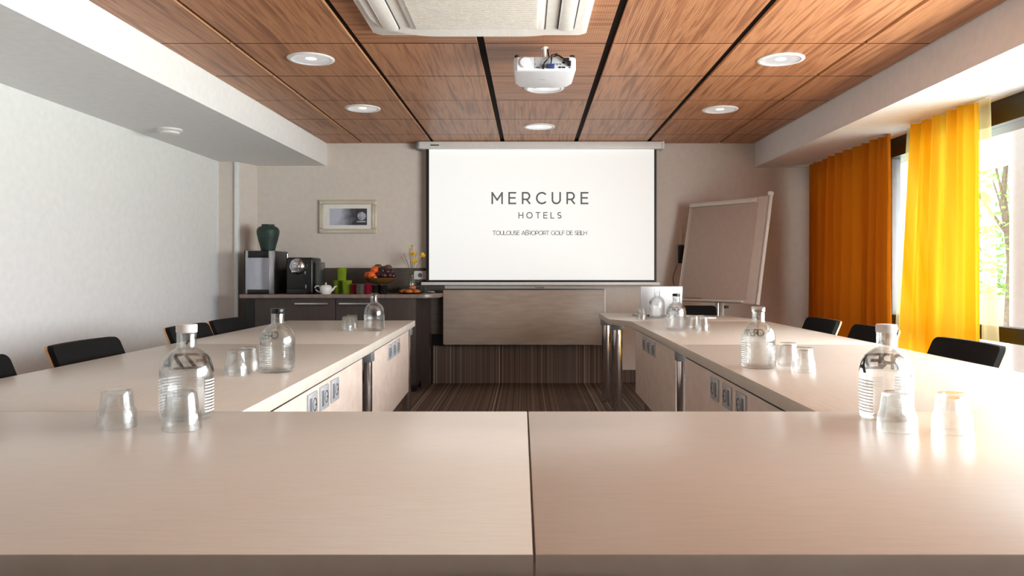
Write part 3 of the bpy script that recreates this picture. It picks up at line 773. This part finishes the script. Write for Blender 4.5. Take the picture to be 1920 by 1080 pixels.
fr.prism([(xa+.028, y0+.03)]+A+[(xb-.045, y0+.03)], zz0, zz1, bev=.002)
fr.build('rounded_front', mat('satin_silver', (186, 190, 202), .28, .75), t)
MB().box(xa+.040, xb-.055, y0-.014, y0+.03, zw+.002, zw+.04, bev=.004).build('drip_tray', BLACK, t)
MB().box(xb+.125, xb+.15, y0+.30, y0+.33, zt-.005, zt+.0, bev=.001) .build('hinge', STEEL, t) if False else None
# green vase on top
vx = Xw(502, y0+.16); vy = y0+.17
s = .0049*1.02
pv = [(0, 0), (.062, 0), (.066, .004), (.068, .02), (.078, .06), (.092, .11), (.104, .16), (.106, .185), (.101, .208), (.088, .224), (.066, .234), (.060, .238), (.060, .250), (.056, .252), (.053, .246), (.05, .236), (.08, .20), (.085, .16), (.05, .02), (0, .015)]
pv = [(r*.98, z) for r, z in pv]
zt2 = zt+.0005
def ribs(k, a): return 1+.004*math.sin(k*5)
v = MB().lathe(pv, (0, 0, 0), 40, mod=ribs)
vo = v.build('vase', GREEN); vo.location = (vx, vy, zt2)
tag(vo, 'rounded dark green ceramic vase on top of the silver machine', 'vase')
# espresso machine
y0 = 7.10; xa, xb = Xw(534, y0), Xw(585, y0); zt = CZ-(482.5-CY)*y0/F
t = thing('capsule_coffee_machine', 'black coffee machine with a round chrome head beside the teapot', 'coffee machine', ((xa+xb)/2, y0+.15, zw))
MB().prism([(x, z) for x, z in rrect(xa, xb, zw-.03, zt, .028)], 0, .28, mtx=Matrix(((1, 0, 0, 0), (0, 0, 1, y0+.03), (0, 1, 0, 0), (0, 0, 0, 1)))).build('body', BLACK, t) if False else None
b_ = MB(); b_.box(xa, xb, y0+.03, y0+.33, zw, zt, bev=.022, seg=4); b_.build('body', BLACK, t)
b_ = MB(); b_.box(xa+.03, xb-.04, y0-.045, y0+.035, zw, zw+.05, bev=.008); b_.build('drip_tray', BLACK, t)
hx, hz = at_y(555.5, 499.5, y0)
h = MB(); h.lathe([(0, 0), (.072, 0), (.074, .01), (.068, .022), (.05, .03), (.046, .026), (.03, .034), (0, .034)], (hx, y0+.03, hz), 36, axis=(0, -1, 0))
ho = h.build('chrome_head', CHROME, t)
h = MB(); h.box(hx-.03, hx+.03, y0-.03, y0+.0, hz-.028, hz+.018, bev=.008); h.build('lever', STEEL, ho)
h = MB(); h.box(hx-.036, hx+.036, y0-.045, y0+.02, hz-.062, hz-.035, bev=.012); h.build('spout', CHROME, t)
L = MB(); lx, lz = at_y(573.5, 502, y0+.028); letters(L.bm, '0', .028, .02, .005, lambda u, v: Vector((lx+u, y0+.0285, lz+v))); L.build('emblem', FROST, t, smooth=0)
lx, lz = at_y(571, 511, y0); MB().box(lx-.004, lx+.006, y0+.012, y0+.031, lz-.016, lz+.012, bev=.003).build('steam_button', STEEL, t)
lx, lz = at_y(572, 540, y0); MB().box(lx-.004, lx+.004, y0+.022, y0+.031, lz-.03, lz+.03, bev=.002).build('side_trim', STEEL, t)
xc = Xw(597, y0+.06); MB().box(xb+.002, xc, y0+.09, y0+.30, zw, CZ-(491-CY)*y0/F, bev=.006).build('water_tank', mat('smoked_plastic', (78, 80, 78), .2), t)
lx, lz = at_y(541, 478, y0+.3); 
tk = MB(); tk.cyl((lx, y0+.26, zt-.002), (lx, y0+.26, zt+.04), .012, 14); tk.build('filler_knob', STEEL, t)

# teapot
y0 = 7.12; tx = Xw(611, y0)
t = thing('teapot', 'small white china teapot between coffee machine and green cups', 'teapot', (tx, y0, zw))
CHINA = mat('white_china', (226, 222, 218), .2)
MB().lathe([(0, 0), (.042, 0), (.046, .004), (.055, .03), (.057, .055), (.052, .070), (.048, .074), (0, .074)], (tx, y0, zw), 32).build('pot_body', CHINA, t)
MB().lathe([(.049, 0), (.044, .006), (.02, .011), (.006, .013), (.005, .018), (.009, .024), (.007, .031), (0, .033)], (tx, y0, zw+.074), 28).build('lid', CHINA, t)
MB().tube([(tx+.05, y0, zw+.03), (tx+.068, y0, zw+.045), (tx+.082, y0, zw+.066), (tx+.100, y0, zw+.074)], .012, 12, taper=lambda q: 1-.55*q).build('spout', CHINA, t)
MB().tube([(tx-.052, y0, zw+.062), (tx-.070, y0, zw+.076), (tx-.090, y0, zw+.074), (tx-.102, y0, zw+.058), (tx-.092, y0, zw+.038), (tx-.070, y0, zw+.022), (tx-.05, y0, zw+.018)], .006, 10).build('handle', CHINA, t)

# cups
LIME = mat('lime_glaze', (140, 170, 44), .18, metal=.35)
DKGR = mat('dark_green_glaze', (40, 62, 30), .2)
RED = mat('dark_red_glaze', (128, 18, 38), .22)
DKC = mat('black_cup_glaze', (26, 24, 24), .2)
SIL = mat('silver_cup', (120, 112, 106), .35, .7)
def cup(px, z0, h, r0, r1, m, label, y=7.14, grp=None, nm='cup'):
    x = Xw(px, y); o = MB().lathe([(0, 0), (r0*.95, 0), (r0, .004), (r1, h-.004), (r1*1.03, h-.002), (r1*1.03, h), (r1*.93, h), (r0*.9, .008), (0, .008)], (0, 0, 0), 28).build(nm, m)
    o.location = (x, y, z0); tag(o, label, 'cup', grp); return o
cup(640.8, zw+.1265, .118, .040, .046, LIME, 'bright green tumbler standing on top of the two lower green ones', grp='green stacking tumblers', nm='tumbler')
cup(633, zw, .126, .038, .046, LIME, 'green tumbler on the worktop behind the teapot spout', grp='green stacking tumblers', nm='tumbler', y=7.24)
cup(650.5, zw, .126, .038, .046, LIME, 'green tumbler on the worktop, right one under the top tumbler', grp='green stacking tumblers', nm='tumbler', y=7.15)
cup(665, zw, .092, .036, .040, RED, 'dark red cup just right of the green tumblers', grp='red cups', y=7.13)
cup(675.5, zw, .092, .038, .040, SIL, 'dull silver cup between the two red cups', y=7.045)
cup(689, zw, .092, .033, .040, RED, 'dark red cup right of the silver cup', grp='red cups', y=7.10)
cup(705, zw, .084, .034, .036, DKC, 'black cup in front of the fruit bowl stem', grp='black cups', y=7.10)
cup(719, zw, .084, .034, .036, DKC, 'black cup under the right side of the fruit bowl', grp='black cups', y=7.08)

# fruit bowl on a stem
bx = Xw(713, 7.32); by = 7.32; zb = zw
t = thing('fruit_bowl', 'wide brown wooden bowl on a stem filled with fruit', 'bowl', (bx, by, zw))
BOWL = mat('brown_wood_bowl', (104, 72, 36), .35)
MB().lathe([(0, 0), (.07, 0), (.072, .008), (.03, .02), (.022, .05), (.028, .085), (.06, .095)], (bx, by, zb), 32).build('stem', BOWL, t)
MB().lathe([(0, .088), (.06, .09), (.11, .108), (.148, .138), (.152, .148), (.146, .149), (.11, .122), (.05, .104), (0, .102)], (bx, by, zb), 40).build('dish', BOWL, t)
ORG = mat('orange_peel', (226, 92, 22), .45, bump=.4, bscale=150); PLUM = mat('plum_skin', (58, 26, 34), .3); APP = mat('kiwi_skin', (92, 74, 40), .7)
APR = mat('apricot_skin', (232, 128, 50), .5)
def fruit(nm, dx, dy, dz, r, m, label, cat, grp, scl=(1,1,1)):
    o = MB().ball((0, 0, 0), r, 18, scl)
    for v_ in o.bm.verts:
        k = max(0, 1-math.hypot(v_.co.x, v_.co.y)/(r*.35))
        if v_.co.z > 0: v_.co.z -= r*.12*k
    if True: o.cyl((0, 0, r*scl[2]*.84), (0, 0, r*scl[2]*.93), r*.07, 6)
    o = o.build(nm, m); o.location = (bx+dx, by+dy, zb+dz); tag(o, label, cat, grp)
fruit('orange', -.112, -.02, .172, .034, ORG, 'small bright orange at the left rim of the fruit bowl', 'orange', 'oranges in the bowl')
fruit('orange', -.075, -.05, .172, .040, ORG, 'reddish orange fruit in front near the left of the bowl', 'orange', 'oranges in the bowl')
fruit('orange', -.055, .012, .222, .040, ORG, 'topmost orange of the left heap in the bowl', 'orange', 'oranges in the bowl')
fruit('apricot', -.030, -.10, .148, .020, APR, 'pale apricot at the front rim of the bowl', 'apricot', None)
fruit('kiwi', -.030, .05, .250, .034, APP, 'brown kiwi behind the topmost orange', 'kiwi', 'kiwis in the bowl', (1.2, 1, .9))
fruit('kiwi', .070, .03, .248, .030, APP, 'brown kiwi on top of the dark plums', 'kiwi', 'kiwis in the bowl', (1.2, 1, .9))
pl_ = [(0, -.03, .175), (.045, -.055, .170), (.09, -.02, .172), (.115, .02, .168), (.02, .0, .215), (.068, -.01, .208), (.105, .0, .205), (.01, .06, .175), (.07, .06, .176), (.03, .035, .232)]
wh = ['at the centre front', 'at the front right of centre', 'right of the front', 'at the right rim', 'in the second layer left', 'in the second layer middle', 'in the second layer right', 'at the rear left', 'at the rear right', 'highest of the plums']
for (a, b_, c_), s_ in zip(pl_, wh): fruit('plum', a, b_, c_, .031, PLUM, 'dark purple plum %s of the fruit bowl heap' % s_ if 'highest' not in s_ else 'dark purple plum, highest in the fruit bowl heap', 'plum', 'plums in the bowl')

# flower vase on a black box, croissants, steel dish
kx = Xw(771, 7.40)
tag(MB().box(Xw(751, 7.40), Xw(792, 7.40), 7.36, 7.56, zw, zw+.062, bev=.003).build('storage_box', mat('black_box', (22, 22, 22), .3)), 'low black box under the flower vase', 'box')
zb2 = zw+.0625
t = thing('flower_vase', 'little clear glass vase with yellow flowers on the black box', 'flower vase', (kx, 7.44, zb2))
MB().lathe([(0, .001), (.034, .0), (.036, .004), (.036, .05), (.024, .075), (.014, .085), (.013, .12), (.016, .128), (.0145, .128), (.0115, .12), (.0125, .087), (.022, .075), (.034, .05), (.034, .008), (0, .007)], (kx, 7.44, zb2), 28).build('vase_glass', GLASS, t)
STEM = mat('flower_stem', (96, 84, 52), .7); PET = mat('yellow_petals', (244, 196, 60), .6, noise=.2)
st = MB()
heads = [(775, 478), (778, 491), (792, 480), (769, 468), (773, 461)]
tips = [(752, 481), (757, 475), (762, 486), (767, 470), (781, 474)]
hv = []
for px, py in heads+tips:
    hxx, hzz = at_y(px, py, 7.42); hv.append((hxx, hzz))
    st.tube([(kx, 7.44, zb2+.01), (kx+(hxx-kx)*.12, 7.44, zb2+.125), (kx+(hxx-kx)*.5, 7.43, zb2+.13+(hzz-zb2-.13)*.42), (hxx, 7.42, hzz)], .0018, 6)
st.build('stems', STEM, t)
for k, (hxx, hzz) in enumerate(hv[:5]):
    fl = MB(); R_ = (.034, .038, .034, .018, .014)[k]
    for q in range(46):
        a = random.uniform(0, 6.28); e = random.uniform(-.3, 1.5); dirv = Vector((math.cos(a)*math.cos(e), math.sin(a)*math.cos(e)*.8, math.sin(e)))
        p0 = Vector((hxx, 7.42, hzz)); side = dirv.orthogonal().normalized()*R_*.28
        tip = p0+dirv*R_*random.uniform(.8, 1.15); mid = p0+dirv*R_*.6
        fl.bm.faces.new([fl.bm.verts.new(v_) for v_ in (p0, mid+side, tip, mid-side)])
    fl.ball((hxx, 7.42, hzz), R_*.4, 8)
    fl.build('flower_head', PET, t, smooth=0, recalc=False)
# croissants on a dark plate
plx = Xw(770, 7.20)
tag(MB().lathe([(0, 0), (.085, 0), (.115, .009), (.118, .011), (.112, .012), (.084, .004), (0, .004)], (plx, 7.20, zw), 36).build('plate', BLACK), 'dark plate of croissants at the right end of the worktop', 'plate')
CRO = mat('croissant_crust', (176, 96, 34), .45, noise=.35, nscale=40, bump=.4, bscale=60)
def croissant(dx, dy, dz, rz, label):
    P = []; n = 16
    for i in range(n+1):
        a = math.radians(200+140*i/n); P.append((.042*math.cos(a), .036*math.sin(a)+.02, .018))
    c_ = MB().tube(P, .020, 12, taper=lambda q: max(.18, math.sin(PI*(.06+.88*q)))*(1+.09*math.cos(q*2*PI*7)))
    o = c_.build('croissant', CRO); o.location = (plx+dx, 7.20+dy, zw+dz); o.rotation_euler = (0, 0, rz); tag(o, label, 'croissant', 'croissants on the dark plate')
croissant(-.066, .0, .006, .3, 'croissant at the left of the dark plate')
croissant(-.012, -.045, .006, .1, 'croissant at the front of the dark plate')
croissant(.055, -.01, .006, -.4, 'croissant at the right of the dark plate')
croissant(-.004, .045, .006, .5, 'croissant at the back of the dark plate')
croissant(.012, -.005, .040, 1.2, 'croissant lying on top of the others')
dx_ = Xw(808, 7.3)
tag(MB().lathe([(0, 0), (.03, 0), (.034, .004), (.036, .018), (.033, .02), (.030, .006), (0, .005)], (dx_, 7.3, zw), 28).build('small_dish', CHROME), 'small round steel dish at the rounded end of the worktop', 'dish')

# ================================================================== AIR CONDITIONER
t = thing('ceiling_air_conditioner', 'square ivory air conditioning cassette in the wood ceiling', 'air conditioner', (-.235, 3.5, ZT-.05))
x0, x1, y0, y1 = -.79, .318, 2.945, 4.055
fl_ = lambda z: z
MB().prism(rrect(x0, x1, y0, y1, .035), ZT-.036, ZT, bev=.008).build('outer_frame', ACW, t)
MB().prism(rrect(x0+.035, x1-.035, y0+.03, y1-.028, .30, 14), ZT-.052, ZT-.036, bev=.008).build('raised_panel', ACW, t)
gx0, gx1, gy0, gy1 = x0+.245, x1-.262, y0+.225, y1-.195
MB().box(gx0-.03, gx1+.03, gy0, gy1+.02, ZT-.062, ZT-.052, bev=.004).build('grille_frame', ACW, t)
g = MB(); n = 26
for k in range(n):
    y = gy0+.015+(gy1-gy0-.03)*k/(n-1)
    g.box(gx0, gx1, y-.007, y+.007, ZT-.068, ZT-.0615)
g.build('intake_grille', ACG, t, smooth=0)
for cx_ in (x0+.115, x1-.115):
    vsl = MB().prism(rrect(cx_-.044, cx_+.044, y0+.19, y1-.135, .043, 8), ZT-.0545, ZT-.0518).build('outlet_slot', BLACK, t)
    MB().prism(rrect(cx_-.037, cx_+.037, y0+.197, y1-.142, .036, 8), ZT-.062, ZT-.054, bev=.003).build('louvre', ACW, vsl)
MB().box(gx1+.042, gx1+.046, y0+.3, y1-.15, ZT-.0535, ZT-.0518).build('panel_slit', BLACK, t, smooth=0)

# ================================================================== PROJECTOR
yb = 4.20; zb = 2.189
xa, xb = Xw(963, yb), Xw(1080, yb); zt = 2.268
t = thing('ceiling_projector', 'white projector hanging upside down from the ceiling', 'projector', ((xa+xb)/2, 4.4, zb))
PW = mat('projector_white', (226, 226, 230), .4)
px_ = (xa+xb)/2
body = [(xa, yb+.02), (xa+.02, yb), (xb-.02, yb), (xb, yb+.02), (xb-.004, yb+.30), (xb-.03, yb+.375), (xb-.10, yb+.40), (xa+.10, yb+.40), (xa+.03, yb+.375), (xa+.004, yb+.30)]
MB().prism(body, zb, zt, bev=.012).build('casing', PW, t)
# recessed connector panel with its ports on the back
MB().box(xa+.115, xb-.02, yb-.003, yb+.003, zb+.012, zt-.008, bev=.002).build('connector_panel', mat('port_panel', (196, 198, 202), .5), t)
MB().lathe([(0, 0), (.030, 0), (.032, -.003), (.024, -.012), (0, -.013)], (xa+.06, yb, zb+.045), 24, axis=(0, 1, 0)).build('vent_bulge', PW, t)
for k, (fx, fz, wx, wz) in enumerate(((.385, .018, .012, .005), (.41, .013, .007, .003), (.74, .018, .010, .009), (.80, .018, .015, .008), (.90, .017, .006, .006), (.35, .036, .004, .004), (.80, .044, .011, .010), (.65, .035, .007, .007), (.70, .035, .007, .007), (.75, .035, .007, .007))):
    X_ = xa+(xb-xa)*fx; MB().box(X_-wx/2*1.3, X_+wx/2*1.3, yb-.006, yb-.002, zb+fz-wz/2, zb+fz+wz/2, bev=.001).build('port', BLACK if k < 7 else DKSOCK, t)
MB().box(xa+.18, xa+.222, yb-.025, yb-.003, zb+.010, zb+.032, bev=.004).build('video_plug', mat('blue_plug', (40, 58, 110), .4), t)
cb = MB()
cb.tube([(xa+.162, yb-.012, zb+.016), (xa+.166, yb-.02, zb+.038), (xa+.188, yb-.02, zb+.060), (xa+.215, yb-.01, zb+.083), (xa+.235, yb+.0, zb+.092), (xa+.225, yb+.10, zb+.10), (xa+.20, yb+.19, zb+.115), (xa+.19, yb+.2, ZT-zb+zb-.002)], .0045, 8)
cb.tube([(xa+.203, yb-.015, zb+.032), (xa+.206, yb-.02, zb+.058), (xa+.208, yb-.01, zb+.082), (xa+.22, yb+.05, zb+.095), (xa+.205, yb+.19, zb+.12)], .0045, 8)
cb.tube([(xa+.222, yb-.002, zb+.088), (xa+.245, yb-.012, zb+.080), (xa+.262, yb-.02, zb+.066), (xa+.290, yb-.02, zb+.052), (xa+.303, yb-.015, zb+.034)], .0048, 8)
cb.box(xa+.268, xa+.302, yb-.032, yb-.014, zb+.046, zb+.064, bev=.004); cb.box(xa+.294, xa+.312, yb-.026, yb-.003, zb+.022, zb+.050, bev=.003)
cb.box(xa+.155, xa+.168, yb-.022, yb-.003, zb+.008, zb+.03, bev=.003)
cb.build('cables', BLACK, t)
for x_ in (xa+.018, xb-.018): MB().cyl((x_, yb+.03, zt-.001), (x_, yb+.03, zt+.012), .013, 16).build('foot', BLACK, t)
mt_ = MB(); mt_.lathe([(0, 0), (.022, 0), (.024, .004), (.024, .032), (.018, .036), (.011, .038), (.011, .115), (0, .115)], (Xw(1021, 4.40), 4.40, zt+.002), 24)
mt_.lathe([(0, 0), (.020, 0), (.020, .008), (0, .008)], (Xw(1021, 4.40), 4.40, ZT-.0085), 28)
mt_.build('ceiling_mount', WHITEP, t)
MB().cyl((Xw(1021, 4.40), 4.40, zt-.001), (Xw(1021, 4.40), 4.40, zt+.003), .04, 24).build('mount_disc', BLACK, t)
MB().box(xa+.14, xa+.178, yb+.19, yb+.194, zb-.0006, zb-.0001).build('maker_mark', DKSOCK, t, smooth=0)
ln = MB(); ln.cyl((xa+.12, yb+.395, zb+.04), (xa+.12, yb+.42, zb+.04), .034, 24); ln.build('lens', BLACK, t)

# ================================================================== DOWNLIGHTS
REFL = mat('lamp_reflector', (226, 228, 232), .3, .6, emis=((1, .98, .96), .18))  # lamps look unlit; this glow stands in for light the bowl reflects
GLOW = mat('added_glow', (255, 250, 240), .5, emis=((1, .98, .95), .5))  # added glow for a bright centre, not a lit bulb
lights = [(583, 110, 'recessed round downlight at the left, nearest the camera'), (680, 203, 'recessed round downlight at the left, farther back'),
          (1011, 237, 'recessed round downlight in the middle just above the screen'), (1020, 165, 'recessed round downlight partly hidden by the projector'),
          (1464, 111, 'recessed round downlight at the right, nearest the camera'), (1350, 205, 'recessed round downlight at the right, farther back')]
l0 = None
for px, py, lb in lights:
    dd = (ZT-CZ)*F/(CY-py); x = (px-CX)*dd/F
    if l0 is None:
        l0 = thing('recessed_downlight', lb, 'ceiling light', (0, 0, 0), 'round downlights in the wood ceiling')
        MB().lathe([(.112, .0), (.118, -.008), (.134, -.008), (.139, -.004), (.139, .0)], seg=44).build('trim_ring', WHITEP, l0)
        MB().lathe([(.113, -.0065), (.106, -.0020), (.085, -.0005), (.0, -.0003)], seg=44).build('reflector', REFL, l0)
        MB().lathe([(0, -.0022), (.030, -.0022), (.033, -.001), (.033, -.0003), (0, -.0003)], seg=28).build('glow_disc', GLOW, l0)  # glowing disc added in the middle; no bulb shows there
        l0.location = (x, dd, ZT)
    else: dup(l0, (x, dd, ZT), 0, lb)
x, dd = -2.74, (ZSL-CZ)*F/270; 
t = thing('smoke_detector', 'round white smoke detector under the lowered left ceiling', 'smoke detector', ((318-CX)*dd/F, dd, ZSL))
MB().lathe([(0, -.0005), (.088, -.0005), (.09, -.012), (.078, -.02), (.07, -.022)], (t.location.x, dd, ZSL), 36).build('base', WHITEP, t)
MB().lathe([(.070, -.02), (.066, -.034), (.05, -.040), (0, -.041)], (t.location.x, dd, ZSL), 36).build('sensor_cap', WHITEP, t)

# ================================================================== FLIP CHART
P0 = Vector((1.45, 7.33, .82)); U = Vector((.543, -.70, 0)); Wf = U.length; U.normalize()
V = Vector((.150, .105, .945)); Hf = V.length; V.normalize(); N = U.cross(V).normalized()     # N points away from viewer? fixed below
if N.y > 0: N = -N
Mx = Matrix(((U.x, V.x, N.x, P0.x), (U.y, V.y, N.y, P0.y), (U.z, V.z, N.z, P0.z), (0, 0, 0, 1)))
t = thing('flip_chart', 'grey flip chart board on a stand in the back right corner', 'flip chart', (1.76, 7.0, 0))
def fbox(u0, u1, v0, v1, n0, n1, name, m, par=None, bev=.002):
    return MB().box(u0, u1, v0, v1, n0, n1, bev=bev, mtx=Mx).build(name, m, par or t)
FG = mat('board_grey', (196, 180, 170), .45); FGF = mat('paper_shade', (178, 158, 146), .7)
fbox(0, Wf, 0, Hf, -.02, 0, 'board', FG)
fbox(.03, Wf-.115, .035, Hf-.055, .001, .004, 'paper_pad', FGF)
fbox(.0, Wf-.13, Hf-.052, Hf-.012, .004, .022, 'paper_clamp', mat('clamp_grey', (206, 196, 188), .4), bev=.006)
fbox(.02, Wf-.14, .004, .022, .0, .035, 'pen_tray', FG)
fbox(Wf-.004, Wf+.012, -.005, Hf+.01, -.022, .008, 'side_rail', WHITEP, bev=.003)
fbox(-.008, .002, -.0, Hf, -.022, .004, 'side_rail', FG, bev=.003)
fbox(Wf-.02, Wf+.02, Hf-.0, Hf+.035, -.02, .02, 'corner_hook', WHITEP, bev=.006)
rb = MB(); rb.box(.10, .32, .024, .030, .026, .032, bev=.002, mtx=Mx)
MB().box(.1, .3, .0225, .030, .018, .028, bev=.003, mtx=Mx).build('marker_pen', mat('red_marker', (150, 52, 52), .4), t)
mx_, my_ = 1.765, 7.075
MB().cyl((mx_, my_, .12), (mx_, my_, .83), .024, 16).build('mast', STEEL, t)
MB().cyl((mx_+.045, my_-.01, .25), (mx_+.045, my_-.01, .835), .012, 12).build('mast', WHITEP, t)
MB().box(mx_+.055, mx_+.095, my_-.03, my_-.01, .765, .79, bev=.005).build('height_knob', BLACK, t)
MB().box(mx_-.06, mx_+.09, my_-.03, my_+.03, .815, .845, bev=.004).build('bracket', GREYM, t)
for a in (75, 195, 315):
    a = math.radians(a); MB().tube([(mx_, my_, .2), (mx_+.16*math.cos(a), my_+.16*math.sin(a), .08), (mx_+.32*math.cos(a), my_+.32*math.sin(a), .012)], .012, 8).build('foot_leg', STEEL, t)

# ================================================================== WALL PHONE, DUCT
xa, zb_ = at_y(1267.5, 496, 7.62); xb, zt_ = at_y(1281, 459, 7.62)
t = thing('wall_phone', 'wall telephone with black handset beside the flip chart', 'telephone', ((xa+xb)/2, YW, zb_))
MB().box(xa, xb+.03, YW-.035, YW-.001, zb_, zt_, bev=.008).build('base', mat('phone_grey', (186, 176, 168), .5), t)
MB().box(xa+.018, xb+.02, YW-.062, YW-.033, zb_+.01, zt_-.004, bev=.01).build('handset', BLACK, t)
co = []
for k in range(60):
    q = k/59; co.append((xa+.01-.035*math.sin(q*2.6)*(.4+q)+.004*math.cos(k*1.9), YW-.03+.004*math.sin(k*1.9), zb_-.004-.20*q))
MB().tube(co, .004, 6).build('cord', mat('cord_grey', (120, 108, 100), .6), t)
xd, zd = at_y(1272, 423, YW); xe, ze = at_y(1279, 459, YW)
struct(MB().box(xd, xe, YW-.018, YW, ze+.004, zd, bev=.003).build('trim_6', WALLB))

# ================================================================== LAPTOP AND PAPERS
t = thing('laptop', 'open silver laptop seen from behind at the far right table end', 'laptop', (1.07, 6.16, TZ))
LG = mat('laptop_grey', (186, 186, 190), .4, .3)
R_ = Matrix.Translation((1.07, 6.10, TZ+.012)) @ Matrix.Rotation(math.radians(6), 4, 'Z')
Tl = R_ @ Matrix.Rotation(math.radians(8), 4, 'X')
MB().box(-.17, .17, -.004, .003, .004, .232, bev=.003, mtx=Tl).build('lid', LG, t)
MB().box(-.171, .171, .0, .235, -.012, .003, bev=.003, mtx=R_).build('keyboard_base', LG, t)
MB().box(-.155, .155, .0032, .0045, .02, .22, mtx=Tl).build('display', BLACK, t, smooth=0)
MB().box(-.12, .12, -.006, .008, -.008, .006, bev=.002, mtx=R_).build('hinge', BLACK, t)
Rn = Matrix.Translation((1.335, 5.98, TZ)) @ Matrix.Rotation(math.radians(12), 4, 'Z')
t = thing('note_pad', 'white note pad lying right of the laptop', 'note pad', (1.335, 5.98, TZ))
MB().box(-.10, .10, -.12, .12, 0.0005, .008, bev=.001, mtx=Rn).build('pages', mat('paper_white', (240, 240, 240), .7), t)
MB().box(-.10, .10, .10, .122, .0085, .011, bev=.001, mtx=Rn).build('binding', WHITEP, t)
